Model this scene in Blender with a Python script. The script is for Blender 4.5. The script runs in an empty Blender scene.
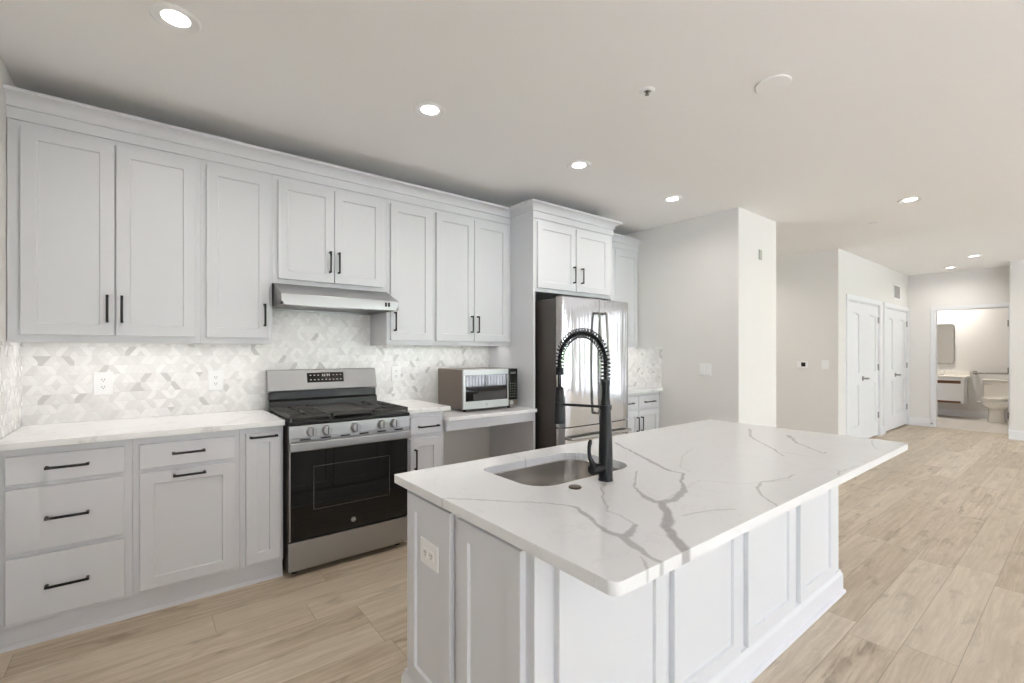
import bpy, bmesh, math, random
import numpy as np
from mathutils import Vector, Matrix

random.seed(7)
SC = bpy.context.scene
COL = SC.collection

# ------------------------------------------------------------------ camera
cam_d = bpy.data.cameras.new('camera')
cam_d.sensor_width = 36.0
cam_d.lens = 36.0 * 464.54 / 1024.0
cam_d.shift_y = 9.78 / 1024.0
cam_d.clip_start = 0.02
cam = bpy.data.objects.new('camera', cam_d)
COL.objects.link(cam)
cam.location = (0, 0, 1.3312)
cam.rotation_euler = (math.radians(90), 0, math.radians(51.689 - 90))
SC.camera = cam

# ------------------------------------------------------------------ colour management
SC.view_settings.view_transform = 'Standard'
SC.view_settings.look = 'None'
SC.view_settings.gamma = 1
SC.view_settings.use_curve_mapping = False
SC.view_settings.exposure = 0.04
SC.cycles.max_bounces = 10
SC.cycles.diffuse_bounces = 7
SC.cycles.glossy_bounces = 5
SC.cycles.sample_clamp_indirect = 6.0
SC.cycles.caustics_reflective = False
SC.cycles.caustics_refractive = False

# ------------------------------------------------------------------ world (bright overcast daylight)
SKY = 12.5
W = bpy.data.worlds.new('sky'); SC.world = W; W.use_nodes = True
nt = W.node_tree; nt.nodes.clear()
o_ = nt.nodes.new('ShaderNodeOutputWorld'); bg = nt.nodes.new('ShaderNodeBackground')
tc = nt.nodes.new('ShaderNodeTexCoord'); sp = nt.nodes.new('ShaderNodeSeparateXYZ')
rp = nt.nodes.new('ShaderNodeValToRGB')
rp.color_ramp.elements[0].position = 0.47; rp.color_ramp.elements[0].color = (.36, .38, .33, 1)
rp.color_ramp.elements[1].position = 0.56; rp.color_ramp.elements[1].color = (.84, .89, 1.0, 1)
ma = nt.nodes.new('ShaderNodeMath'); ma.operation = 'MULTIPLY_ADD'; ma.inputs[1].default_value = .5; ma.inputs[2].default_value = .5
nt.links.new(tc.outputs['Generated'], sp.inputs[0]); nt.links.new(sp.outputs['Z'], ma.inputs[0])
nt.links.new(ma.outputs[0], rp.inputs[0]); nt.links.new(rp.outputs[0], bg.inputs[0])
nt.links.new(bg.outputs[0], o_.inputs[0]); bg.inputs[1].default_value = SKY

# sun behind the building: it lights the pale bounce ground outside the windows, not the room directly
sun_d = bpy.data.lights.new('sun', 'SUN'); sun_d.energy = 390.0; sun_d.angle = math.radians(3); sun_d.color = (.93, .945, 1)
sun = bpy.data.objects.new('sun', sun_d); COL.objects.link(sun); sun.location = (4, 20, 25); sun.rotation_euler = (math.radians(-38), 0, 0)

# ------------------------------------------------------------------ key dimensions
ZC = 2.703          # ceiling
YW = 3.596          # kitchen back wall
XL = -0.527         # left wall
XS = 4.426          # side wall of the kitchen
YWIN = -6.6         # window wall behind the camera
LAMP_W = 4.5       # watts of one recessed downlight
WINDOWS = [(3.2, 5.2), (5.6, 7.6), (8.0, 10.0)]
WZ0, WZ1 = .12, 2.42
RWIN = (-5.4, -1.6)      # window in the right wall of the living room
LWIN_ADDED = (-6.1, -1.9)      # unseen window added in the left wall as side fill light
for i, (a, b) in enumerate(WINDOWS):       # sampling portals in the window openings (they emit nothing themselves)
    ld = bpy.data.lights.new('window_portal', 'AREA'); ld.shape = 'RECTANGLE'
    ld.size = b - a; ld.size_y = WZ1 - WZ0; ld.cycles.is_portal = True
    lo = bpy.data.objects.new('window_portal', ld); COL.objects.link(lo)
    lo.location = ((a + b) / 2, YWIN - .01, (WZ0 + WZ1) / 2); lo.rotation_euler = (math.radians(90), 0, 0)

ld = bpy.data.lights.new('window_portal', 'AREA'); ld.shape = 'RECTANGLE'
ld.size = WZ1 - WZ0; ld.size_y = LWIN_ADDED[1] - LWIN_ADDED[0]; ld.cycles.is_portal = True
lo = bpy.data.objects.new('window_portal', ld); COL.objects.link(lo)
lo.location = (XL - .01, sum(LWIN_ADDED) / 2, (WZ0 + WZ1) / 2); lo.rotation_euler = (0, math.radians(-90), 0)

ld = bpy.data.lights.new('window_portal', 'AREA'); ld.shape = 'RECTANGLE'
ld.size = WZ1 - WZ0; ld.size_y = RWIN[1] - RWIN[0]; ld.cycles.is_portal = True
lo = bpy.data.objects.new('window_portal', ld); COL.objects.link(lo)
lo.location = (10.29, sum(RWIN) / 2, (WZ0 + WZ1) / 2); lo.rotation_euler = (0, math.radians(90), 0)

# ================================================================== materials
class NT:
    """small helper around a material node tree"""
    def __init__(s, name):
        s.m = bpy.data.materials.new(name); s.m.use_nodes = True
        s.t = s.m.node_tree; s.p = s.t.nodes['Principled BSDF']
    def n(s, t): return s.t.nodes.new(t)
    def link(s, a, b): s.t.links.new(a, b)
    def put(s, sock, v):
        if hasattr(v, 'is_output'): s.link(v, sock)
        else: sock.default_value = v
    def m_(s, op, a, b=None, c=None, clamp=False):
        x = s.n('ShaderNodeMath'); x.operation = op; x.use_clamp = clamp
        s.put(x.inputs[0], a)
        if b is not None: s.put(x.inputs[1], b)
        if c is not None: s.put(x.inputs[2], c)
        return x.outputs[0]
    def xyz(s):
        g = s.n('ShaderNodeNewGeometry'); q = s.n('ShaderNodeSeparateXYZ'); s.link(g.outputs['Position'], q.inputs[0])
        return g.outputs['Position'], q.outputs[0], q.outputs[1], q.outputs[2]
    def comb(s, x, y, z):
        c = s.n('ShaderNodeCombineXYZ'); s.put(c.inputs[0], x); s.put(c.inputs[1], y); s.put(c.inputs[2], z); return c.outputs[0]
    def noise(s, vec, scale, detail=3, rough=.5):
        x = s.n('ShaderNodeTexNoise'); s.put(x.inputs['Vector'], vec); x.inputs['Scale'].default_value = scale
        x.inputs['Detail'].default_value = detail; x.inputs['Roughness'].default_value = rough; return x.outputs[0]
    def white(s, vec):
        x = s.n('ShaderNodeTexWhiteNoise'); x.noise_dimensions = '3D'; s.put(x.inputs['Vector'], vec); return x.outputs['Value']
    def mix(s, f, a, b):
        x = s.n('ShaderNodeMix'); x.data_type = 'RGBA'; s.put(x.inputs['Factor'], f)
        s.put(x.inputs[6], (*a, 1) if isinstance(a, tuple) else a); s.put(x.inputs[7], (*b, 1) if isinstance(b, tuple) else b)
        return x.outputs[2]
    def smooth(s, v, a, b):
        x = s.n('ShaderNodeMapRange'); x.interpolation_type = 'SMOOTHSTEP'; s.put(x.inputs[0], v)
        x.inputs[1].default_value = a; x.inputs[2].default_value = b; x.inputs[3].default_value = 0; x.inputs[4].default_value = 1
        return x.outputs[0]
    def bump(s, h, strength=.1, dist=.002):
        b = s.n('ShaderNodeBump'); b.inputs['Strength'].default_value = strength; b.inputs['Distance'].default_value = dist
        s.put(b.inputs['Height'], h); s.link(b.outputs[0], s.p.inputs['Normal'])
    def base(s, c): s.put(s.p.inputs['Base Color'], (*c, 1) if isinstance(c, tuple) else c)

def plain(name, col, rough=.5, metal=0.0, spec=None, noise=0, nscale=300):
    k = NT(name); k.base(col); k.p.inputs['Roughness'].default_value = rough; k.p.inputs['Metallic'].default_value = metal
    if spec is not None: k.p.inputs['Specular IOR Level'].default_value = spec
    if noise:
        P = k.xyz()[0]; k.bump(k.noise(P, nscale, 2), noise, .001)
    return k.m

def brushed(name, col, rough, axis, lo=.93, wavy=0):
    """brushed metal: fine streaks along one axis modulate the roughness"""
    k = NT(name); P, x, y, z = k.xyz()
    sc = {'x': (6, 1500, 1500), 'z': (1500, 1500, 6)}[axis]
    v = k.comb(k.m_('MULTIPLY', x, sc[0]), k.m_('MULTIPLY', y, sc[1]), k.m_('MULTIPLY', z, sc[2]))
    n = k.noise(v, 1.0, 2)
    k.base(k.mix(n, tuple(c * lo for c in col), col)); k.p.inputs['Metallic'].default_value = 1
    k.put(k.p.inputs['Roughness'], k.m_('MULTIPLY_ADD', n, .06, rough - .03))
    if wavy:                                                     # faint sheet-metal waviness
        k.bump(k.noise(k.comb(k.m_('MULTIPLY', x, 11), 0.0, k.m_('MULTIPLY', z, .35)), 1, 2), 1.0, wavy)
    return k.m

def make_floor():
    k = NT('oak_planks'); P, x, y, z = k.xyz()
    PW, PL = .185, 1.28
    row = k.m_('FLOOR', k.m_('DIVIDE', y, PW))
    off = k.m_('MULTIPLY', k.white(k.comb(row, 3.1, 0)), PL)
    xs = k.m_('ADD', x, off)
    idx = k.m_('FLOOR', k.m_('DIVIDE', xs, PL))
    r = k.white(k.comb(row, idx, 7.7))
    fy = k.m_('FRACT', k.m_('DIVIDE', y, PW)); fx = k.m_('FRACT', k.m_('DIVIDE', xs, PL))
    dy = k.m_('MULTIPLY', k.m_('MINIMUM', fy, k.m_('SUBTRACT', 1, fy)), PW)
    dx = k.m_('MULTIPLY', k.m_('MINIMUM', fx, k.m_('SUBTRACT', 1, fx)), PL)
    seam = k.m_('SUBTRACT', 1, k.smooth(k.m_('MINIMUM', dx, dy), .0004, .0024))
    gx = k.m_('ADD', x, k.m_('MULTIPLY', r, 37)); gy = k.m_('ADD', y, k.m_('MULTIPLY', r, 11))
    warp = k.noise(k.comb(k.m_('MULTIPLY', gx, 1.6), k.m_('MULTIPLY', gy, 5), 0), 1, 3)
    grain = k.noise(k.comb(k.m_('MULTIPLY', gx, 2.2), k.m_('MULTIPLY_ADD', gy, 46, k.m_('MULTIPLY', warp, 3)), r), 1, 5, .62)
    fine = k.noise(k.comb(k.m_('MULTIPLY', gx, 14), k.m_('MULTIPLY', gy, 240), r), 1, 3, .6)
    cloud = k.noise(k.comb(k.m_('MULTIPLY', gx, 2.6), k.m_('MULTIPLY', gy, 9), 2.0), 1, 4, .6)
    kn = k.noise(k.comb(k.m_('MULTIPLY_ADD', warp, 1.6, k.m_('MULTIPLY', gx, 3.0)), k.m_('MULTIPLY_ADD', grain, 1.3, k.m_('MULTIPLY', gy, 13)), 9.0), 1, 3, .6)
    knot = k.smooth(kn, .54, .70)
    c = k.mix(k.smooth(grain, .3, .72), (.43, .345, .255), (.63, .54, .425))
    c = k.mix(k.m_('MULTIPLY', k.smooth(cloud, .46, .72), .7), c, (.355, .28, .20))
    c = k.mix(k.m_('MULTIPLY', k.smooth(fine, .48, .72), .42), c, (.34, .265, .18))
    c = k.mix(k.m_('MULTIPLY', knot, .8), c, (.22, .165, .11))
    r2 = k.white(k.comb(idx, row, 2.3))
    c = k.mix(k.m_('MULTIPLY', r, .45), c, (.63, .555, .45))
    c = k.mix(k.m_('MULTIPLY', k.m_('POWER', r2, 1.6), .42), c, (.35, .275, .19))
    c = k.mix(k.m_('MULTIPLY', seam, .6), c, (.19, .14, .09))
    k.base(c); k.p.inputs['Roughness'].default_value = .42
    k.p.inputs['Specular IOR Level'].default_value = .4
    k.bump(k.m_('MULTIPLY_ADD', seam, -1.0, k.m_('MULTIPLY', fine, .15)), .25, .001)
    return k.m

def make_tile(name, along):
    """glazed mosaic: rows of thick chevrons and triangles in whites and greys"""
    k = NT(name); P, x, y, z = k.xyz()
    u = x if along == 'x' else y
    H, PER = .0535, .147
    zr = k.m_('DIVIDE', k.m_('SUBTRACT', z, .93), H)
    row = k.m_('FLOOR', zr); t = k.m_('FRACT', zr)
    par = k.m_('MODULO', k.m_('ADD', row, 20), 2)
    tt = k.m_('ABSOLUTE', k.m_('SUBTRACT', par, t))               # every second row is mirrored
    ux = k.m_('ADD', k.m_('DIVIDE', u, PER), 20.13)
    f = k.m_('FRACT', ux); d = k.m_('ABSOLUTE', k.m_('SUBTRACT', f, .5))
    do = k.m_('MULTIPLY_ADD', tt, -.25, .375)                     # slanted border between upright and inverted trapezoids
    inv = k.m_('GREATER_THAN', d, do); up = k.m_('SUBTRACT', 1, inv)
    d2 = k.m_('ABSOLUTE', k.m_('SUBTRACT', k.m_('MULTIPLY', inv, .5), d))
    o2 = k.m_('ABSOLUTE', k.m_('SUBTRACT', k.m_('MULTIPLY', inv, .5), do))
    cell = k.m_('FLOOR', k.m_('ADD', ux, k.m_('MULTIPLY', inv, .5)))
    side = k.m_('GREATER_THAN', k.m_('FRACT', k.m_('ADD', ux, k.m_('MULTIPLY', inv, .5))), .5)
    s = k.m_('ADD', k.m_('SUBTRACT', d2, o2), .23)                # each trapezoid: two legs and a small triangle
    inside = k.m_('LESS_THAN', s, 0.0); stripe = k.m_('SUBTRACT', 1, inside)
    idv = k.comb(k.m_('ADD', k.m_('MULTIPLY', cell, 4), k.m_('MULTIPLY', stripe, k.m_('ADD', side, 1))), row, k.m_('MULTIPLY_ADD', inv, 2.0, inside))
    r = k.white(idv)
    tone = k.m_('POWER', r, 1.5)
    vein = k.noise(k.comb(u, k.m_('MULTIPLY', r, 9), z), 22, 3)
    a = k.mix(tone, (.87, .86, .85), (.68, .67, .655))
    dark = k.m_('GREATER_THAN', r, .95)
    a = k.mix(k.m_('MULTIPLY', dark, .7), a, (.53, .52, .51))
    a = k.mix(k.m_('MULTIPLY', k.smooth(vein, .52, .75), .22), a, (.62, .60, .57))
    e1 = k.m_('ABSOLUTE', s); e2 = k.m_('ABSOLUTE', k.m_('SUBTRACT', d, do))
    e = k.m_('MULTIPLY', k.m_('MINIMUM', e1, e2), PER)
    e = k.m_('MINIMUM', e, k.m_('MULTIPLY', k.m_('MINIMUM', t, k.m_('SUBTRACT', 1, t)), H))
    g = k.m_('SUBTRACT', 1, k.smooth(e, .0003, .0016))
    k.base(k.mix(k.m_('MULTIPLY', g, .5), a, (.66, .64, .61)))
    k.put(k.p.inputs['Roughness'], k.m_('MULTIPLY_ADD', r, .18, .16))
    k.bump(k.m_('SUBTRACT', k.m_('MULTIPLY', r, .5), g), .35, .0012)
    return k.m

def make_quartz_island():
    k = NT('veined_quartz'); P, x, y, z = k.xyz()
    at = k.n('ShaderNodeAttribute'); at.attribute_name = 'vein'
    n = k.noise(P, 60, 4, .65); n2 = k.noise(P, 3.0, 5, .6)
    soft = k.m_('MULTIPLY', k.m_('SUBTRACT', 1, k.smooth(k.m_('ABSOLUTE', k.m_('SUBTRACT', n2, .5)), .0, .012)), .10)
    v = k.m_('MAXIMUM', k.m_('MULTIPLY', at.outputs['Fac'], k.m_('MULTIPLY_ADD', n, .5, .68)), soft, clamp=True)
    cl = k.mix(k.noise(P, 5, 2), (.74, .745, .755), (.79, .795, .80))
    k.base(k.mix(v, cl, (.37, .362, .365)))
    k.p.inputs['Roughness'].default_value = .16; return k.m

def make_quartz():
    k = NT('white_quartz'); P, x, y, z = k.xyz()
    n2 = k.noise(P, 2.2, 5, .6)
    line = k.m_('SUBTRACT', 1, k.smooth(k.m_('ABSOLUTE', k.m_('SUBTRACT', n2, .5)), .0, .02))
    k.base(k.mix(k.m_('MULTIPLY', line, .3), (.86, .86, .86), (.52, .51, .51)))
    k.p.inputs['Roughness'].default_value = .18; return k.m

def make_wood(name, a, b):
    k = NT(name); P, x, y, z = k.xyz()
    g = k.noise(k.comb(k.m_('MULTIPLY', x, 30), k.m_('MULTIPLY', y, 3), k.m_('MULTIPLY', z, 30)), 1, 4)
    k.base(k.mix(g, a, b)); k.p.inputs['Roughness'].default_value = .5; return k.m

def make_bath_tile():
    k = NT('porcelain_floor_tile'); P, x, y, z = k.xyz()
    b = k.n('ShaderNodeTexBrick'); k.link(P, b.inputs['Vector']); b.offset = .5
    for nme, v in (('Color1', (.60, .565, .515, 1)), ('Color2', (.66, .62, .57, 1)), ('Mortar', (.48, .45, .42, 1))): b.inputs[nme].default_value = v
    b.inputs['Scale'].default_value = 1; b.inputs['Mortar Size'].default_value = .003
    b.inputs['Brick Width'].default_value = .6; b.inputs['Row Height'].default_value = .3
    k.link(b.outputs['Color'], k.p.inputs['Base Color']); k.p.inputs['Roughness'].default_value = .35; return k.m

def emissive(name, col, s):
    k = NT(name); k.base((.9, .9, .9)); k.p.inputs['Emission Color'].default_value = (*col, 1); k.p.inputs['Emission Strength'].default_value = s
    return k.m

M = dict(
    floor=make_floor(), bath_floor=make_bath_tile(),
    wall=plain('warm_grey_wall_paint', (.74, .725, .705), .85, noise=.06, nscale=220),
    ceiling=plain('ceiling_paint', (.90, .895, .885), .9, noise=.05, nscale=160),
    paint=plain('white_cabinet_lacquer', (.66, .668, .695), .36),
    trim=plain('white_trim_paint', (.77, .78, .80), .4),
    tile_x=make_tile('glazed_mosaic_tile', 'x'), tile_y=make_tile('glazed_mosaic_tile_return', 'y'),
    quartz=make_quartz(), island=make_quartz_island(),
    steel=brushed('brushed_steel', (.43, .43, .43), .36, 'x'),
    steel_v=brushed('brushed_steel_upright', (.55, .555, .565), .085, 'z', wavy=.006),
    sink=brushed('sink_steel', (.68, .665, .65), .2, 'x'),
    steel_dark=plain('dark_grey_appliance_side', (.075, .066, .06), .38, .3),
    mw_side=plain('bronze_grey_appliance_shell', (.155, .125, .105), .4, .35),
    black_glass=plain('black_glass', (.005, .005, .005), .03, spec=.45),
    black=plain('matte_black_metal', (.012, .012, .013), .38, .35),
    faucet=plain('matte_black_faucet', (.007, .0075, .009), .42, 0, spec=.25),
    iron=plain('cast_iron', (.045, .042, .041), .5, noise=.3, nscale=500),
    enamel=plain('black_enamel', (.010, .009, .009), .3, spec=.3),
    dark=plain('dark_gap', (.01, .009, .008), .8),
    chrome=plain('chrome', (.8, .8, .8), .08, 1),
    nickel=plain('satin_nickel', (.30, .29, .275), .3, 1),
    porcelain=plain('porcelain', (.78, .75, .70), .12),
    plastic=plain('white_plastic', (.84, .84, .84), .35),
    grey_plastic=plain('grey_plastic', (.42, .41, .39), .5),
    key_grey=plain('dim_key_print', (.13, .13, .125), .5),
    slot=plain('dark_slot', (.05, .045, .04), .6),
    screen=plain('dark_screen', (.015, .014, .013), .15),
    mark=plain('pale_printed_mark', (.55, .54, .52), .5),
    rubber=plain('black_rubber', (.012, .012, .012), .7),
    walnut=make_wood('reddish_wood', (.16, .065, .03), (.25, .105, .05)),
    mirror=plain('mirror_glass', (.80, .80, .78), .02, 1),
    lens=emissive('lit_lamp_lens', (1.0, .96, .9), 9.0),
    hood_lens=emissive('lit_hood_lens', (1.0, .96, .9), 5.0),
    alu=plain('white_window_frame', (.75, .76, .77), .4),
    blind=plain('white_blind_vane', (.78, .77, .74), .6),
    hedge=plain('hedge_leaves', (.05, .11, .035), .8, noise=.6, nscale=9),
    bounce_ground=plain('pale_bounce_ground', (.60, .61, .62), .9, noise=.5, nscale=20),  # unseen ground made pale so it bounces daylight onto the ceiling
)
def glass_mat():
    k = NT('window_glass'); k.base((1, 1, 1)); k.p.inputs['Roughness'].default_value = 0; k.p.inputs['IOR'].default_value = 1.45
    t = k.n('ShaderNodeBsdfTransparent'); g = k.n('ShaderNodeBsdfGlossy'); g.inputs['Roughness'].default_value = .02
    mx = k.n('ShaderNodeMixShader'); mx.inputs[0].default_value = .07
    k.link(t.outputs[0], mx.inputs[1]); k.link(g.outputs[0], mx.inputs[2])
    k.link(mx.outputs[0], k.t.nodes['Material Output'].inputs['Surface']); return k.m
M['glass'] = glass_mat()

# ================================================================== mesh helpers
class MB:
    def __init__(s): s.bm = bmesh.new()
    def box(s, x0, x1, y0, y1, z0, z1, bevel=0, seg=2, mi=0):
        if x1 < x0: x0, x1 = x1, x0
        if y1 < y0: y0, y1 = y1, y0
        if z1 < z0: z0, z1 = z1, z0
        b = s.bm
        v = [b.verts.new((x, y, z)) for z in (z0, z1) for x, y in ((x0, y0), (x1, y0), (x1, y1), (x0, y1))]
        fs = [b.faces.new([v[i] for i in q]) for q in ((3, 2, 1, 0), (4, 5, 6, 7), (0, 1, 5, 4), (1, 2, 6, 5), (2, 3, 7, 6), (3, 0, 4, 7))]
        for f in fs: f.material_index = mi
        if bevel:
            bevel = min(bevel, .49 * min(x1 - x0, y1 - y0, z1 - z0))
            es = {e for f in fs for e in f.edges}
            r = bmesh.ops.bevel(b, geom=list(es), offset=bevel, segments=seg, profile=.5, affect='EDGES')
            for f in r['faces']: f.material_index = mi
        return s
    def ring_loft(s, loops, close=True, cap0=True, cap1=True, mi=0):
        b = s.bm; R = [[b.verts.new(p) for p in L] for L in loops]
        n = len(R[0])
        for A, B in zip(R[:-1], R[1:]):
            for i in range(n if close else n - 1):
                j = (i + 1) % n
                b.faces.new((A[i], A[j], B[j], B[i])).material_index = mi
        if cap0: b.faces.new(R[0][::-1]).material_index = mi
        if cap1: b.faces.new(R[-1]).material_index = mi
        return s
    def cyl(s, p0, p1, r0, r1=None, n=24, mi=0):
        return s.tube([p0, p1], [r0, r0 if r1 is None else r1], n, mi=mi)
    def tube(s, pts, r, n=10, mi=0, cap=True, closed=False):
        P = [Vector(p) for p in pts]
        if not hasattr(r, '__len__'): r = [r] * len(P)
        T = []
        for i in range(len(P)):
            a = P[(i - 1) % len(P)] if (i > 0 or closed) else P[i]
            b_ = P[(i + 1) % len(P)] if (i < len(P) - 1 or closed) else P[i]
            T.append((b_ - a).normalized())
        up = Vector((0, 0, 1)) if abs(T[0].z) < .9 else Vector((1, 0, 0))
        u = (up - T[0] * up.dot(T[0])).normalized(); loops = []
        for i, p in enumerate(P):
            u = (u - T[i] * u.dot(T[i])).normalized(); w = T[i].cross(u)
            loops.append([p + (u * math.cos(2 * math.pi * k / n) + w * math.sin(2 * math.pi * k / n)) * r[i] for k in range(n)])
        if closed: loops.append(loops[0]); return s.ring_loft(loops, True, False, False, mi)
        return s.ring_loft(loops, True, cap, cap, mi)
    def lathe(s, prof, c, axis='z', n=32, mi=0):
        """prof: (radius, height) list"""
        loops = []
        for r, h in prof:
            L = []
            for k in range(n):
                a = 2 * math.pi * k / n; p, q = max(r, 1e-5) * math.cos(a), max(r, 1e-5) * math.sin(a)
                L.append({'z': (c[0] + p, c[1] + q, c[2] + h), 'y': (c[0] + p, c[1] + h, c[2] + q), 'x': (c[0] + h, c[1] + p, c[2] + q)}[axis])
            loops.append(L)
        return s.ring_loft(loops, True, True, True, mi)
    def poly(s, pts, axis, a0, a1, mi=0, bevel=0, seg=2):
        """prism: outline pts extruded along axis. x: pts=(y,z); y: pts=(x,z); z: pts=(x,y)"""
        f = {'x': lambda p, a: (a, p[0], p[1]), 'y': lambda p, a: (p[0], a, p[1]), 'z': lambda p, a: (p[0], p[1], a)}[axis]
        b = s.bm; A = [b.verts.new(f(p, a0)) for p in pts]; B = [b.verts.new(f(p, a1)) for p in pts]; n = len(pts)
        fs = [b.faces.new(A[::-1]), b.faces.new(B)] + [b.faces.new((A[i], A[(i + 1) % n], B[(i + 1) % n], B[i])) for i in range(n)]
        for q in fs: q.material_index = mi
        if bevel:
            r = bmesh.ops.bevel(b, geom=list({e for q in fs for e in q.edges}), offset=bevel, segments=seg, profile=.5, affect='EDGES')
            for q in r['faces']: q.material_index = mi
        return s
    def shaker(s, fn, u0, u1, v0, v1, t=.02, fr=.057, rec=.008, flat=False, mi=0):
        """recessed-panel door; fn(u, v, d) gives the point, d = depth behind the front"""
        def L(i, d): return [fn(u0 + i, v0 + i, d), fn(u1 - i, v0 + i, d), fn(u1 - i, v1 - i, d), fn(u0 + i, v1 - i, d)]
        loops = [L(0, t), L(0, .002), L(.002, 0)]
        if not flat: loops += [L(fr, 0), L(fr + .0015, .002), L(fr + .004, rec), L(fr + .0045, rec)]
        return s.ring_loft(loops, mi=mi)
    def sweep(s, path, prof, mi=0, closed=False):
        """prof (out, z) swept along plan path; outside = right-hand side of travel"""
        P = [Vector((p[0], p[1])) for p in path]; n = len(P); loops = []
        for i in range(n):
            def nrm(a, b): d = (b - a).normalized(); return Vector((d.y, -d.x))
            if closed or 0 < i < n - 1:
                n1, n2 = nrm(P[i - 1], P[i]), nrm(P[i], P[(i + 1) % n]); m = (n1 + n2) / (1 + n1.dot(n2))
            else: m = nrm(P[0], P[1]) if i == 0 else nrm(P[-2], P[-1])
            loops.append([(P[i].x + m.x * o, P[i].y + m.y * o, z) for o, z in prof])
        if closed: loops.append(loops[0]); return s.ring_loft(loops, True, False, False, mi)
        return s.ring_loft(loops, mi=mi)
    def build(s, name, mats, parent=None, origin=None, angle=32, wn=True):
        bm = s.bm; bmesh.ops.remove_doubles(bm, verts=bm.verts, dist=1e-6)
        bmesh.ops.recalc_face_normals(bm, faces=bm.faces)
        off = wloc(parent) if parent is not None else None
        if off is None:
            if origin is None:
                co = np.array([v.co for v in bm.verts]); lo, hi = co.min(0), co.max(0)
                origin = ((lo[0] + hi[0]) / 2, (lo[1] + hi[1]) / 2, lo[2])
            off = Vector(origin)
        bmesh.ops.translate(bm, verts=bm.verts, vec=-off)
        me = bpy.data.meshes.new(name); bm.to_mesh(me); bm.free()
        for m in (mats if isinstance(mats, (list, tuple)) else [mats]): me.materials.append(m)
        me.shade_smooth(); me.set_sharp_from_angle(angle=math.radians(angle))
        o = bpy.data.objects.new(name, me); COL.objects.link(o)
        if parent is not None: o.parent = parent
        else: o.location = off
        if wn: w_ = o.modifiers.new('weighted_normals', 'WEIGHTED_NORMAL'); w_.keep_sharp = True
        return o

def wloc(o):
    v = Vector((0, 0, 0))
    while o is not None: v = v + o.location; o = o.parent
    return v

def tag(o, label, cat, group=None, kind=None):
    o['label'] = label; o['category'] = cat
    if group: o['group'] = group
    if kind: o['kind'] = kind
    return o
def thing(name, label, cat, loc, group=None):
    o = bpy.data.objects.new(name, None); COL.objects.link(o); o.location = loc; o.empty_display_size = .1
    return tag(o, label, cat, group, 'thing')
def struct(name, mb, mat, parent=None, label=None, cat=None, angle=32):
    o = mb.build(name, mat, parent, angle=angle)
    if parent is None: o['kind'] = 'structure'
    if label: o['label'] = label
    if cat: o['category'] = cat
    return o

def FY(y):   return lambda u, v, d: (u, y + d, v)          # front faces -Y (towards the camera side)
def FX(x):   return lambda u, v, d: (x + d, -u, v)         # front faces -X; u runs along -Y

# ================================================================== room shell
struct('floor', MB().box(-.75, 10.88, -6.75, 4.75, -.1, 0), M['floor'], label='pale oak plank floor running along the kitchen', cat='floor')
struct('floor_bathroom', MB().box(10.88, 13.2, .3, 2.9, -.1, .002), M['bath_floor'], label='beige tiled bathroom floor beyond the doorway', cat='floor')
struct('ceiling', MB().box(-.75, 13.2, -6.75, 4.75, ZC, ZC + .1), M['ceiling'], label='flat off-white painted ceiling', cat='ceiling')
struct('wall_left', MB().box(XL - .12, XL, -6.75, LWIN_ADDED[0], 0, ZC).box(XL - .12, XL, LWIN_ADDED[1], YW + .12, 0, ZC).box(XL - .12, XL, LWIN_ADDED[0], LWIN_ADDED[1], 0, WZ0).box(XL - .12, XL, LWIN_ADDED[0], LWIN_ADDED[1], WZ1, ZC), M['wall'], label='warm grey wall at the left end of the cabinets', cat='wall')
struct('wall_back', MB().box(XL, XS, YW + .008, YW + .12, 0, ZC), M['wall'], label='warm grey wall behind the kitchen cabinets', cat='wall')
struct('wall_pier', MB().box(XS, 5.253, 2.129, YW + .12, 0, ZC), M['wall'], label='projecting wall closing the kitchen on the right', cat='wall')
struct('wall_alcove', MB().box(5.133, 5.253, YW + .12, 4.6, 0, ZC).box(5.133, 7.37, 4.6, 4.72, 0, ZC), M['wall'], label='wall at the back of the side passage', cat='wall')
D1, D2, DH = (7.61, 9.09), (9.387, 10.83), 2.05
wb = MB(); wb.box(7.25, 7.37, 2.281, 4.6, 0, ZC)
for a, b, z in ((7.25, D1[0], 0), (D1[0], D1[1], DH), (D1[1], D2[0], 0), (D2[0], D2[1], DH), (D2[1], 10.88, 0)):
    wb.box(a, b, 2.161, 2.281, z, ZC)
struct('wall_hall', wb, M['wall'], label='hall wall with two double closet doors', cat='wall')
struct('wall_closet', MB().box(7.37, 11.0, 2.9, 3.0, 0, ZC), M['wall'])
BX, BY0, BY1 = 10.88, .905, 1.795
wb = MB(); wb.box(BX, BX + .12, .3, BY0, 0, ZC).box(BX, BX + .12, BY1, 2.9, 0, ZC).box(BX, BX + .12, BY0, BY1, DH, ZC)
struct('wall_bathroom', wb, M['wall'], label='hall end wall around the bathroom doorway', cat='wall')
struct('wall_bathroom_back', MB().box(13.05, 13.2, .3, 2.9, 0, ZC).box(11.0, 13.05, 2.78, 2.9, 0, ZC).box(11.0, 13.05, .3, .42, 0, ZC), M['wall'], label='plain beige bathroom wall behind the toilet', cat='wall')
struct('wall_right', MB().box(10.28, 10.88, .2, .845, 0, ZC).box(10.28, 10.43, RWIN[1], .2, 0, ZC).box(10.28, 10.43, -6.6, RWIN[0], 0, ZC).box(10.28, 10.43, RWIN[0], RWIN[1], 0, WZ0).box(10.28, 10.43, RWIN[0], RWIN[1], WZ1, ZC), M['wall'], label='warm grey wall corner at the right picture edge', cat='wall')
wf = MB(); xs = [XL - .12] + [c for p in WINDOWS for c in p] + [10.88]
for i in range(0, len(xs), 2): wf.box(xs[i], xs[i + 1], YWIN - .15, YWIN, 0, ZC)
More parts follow.
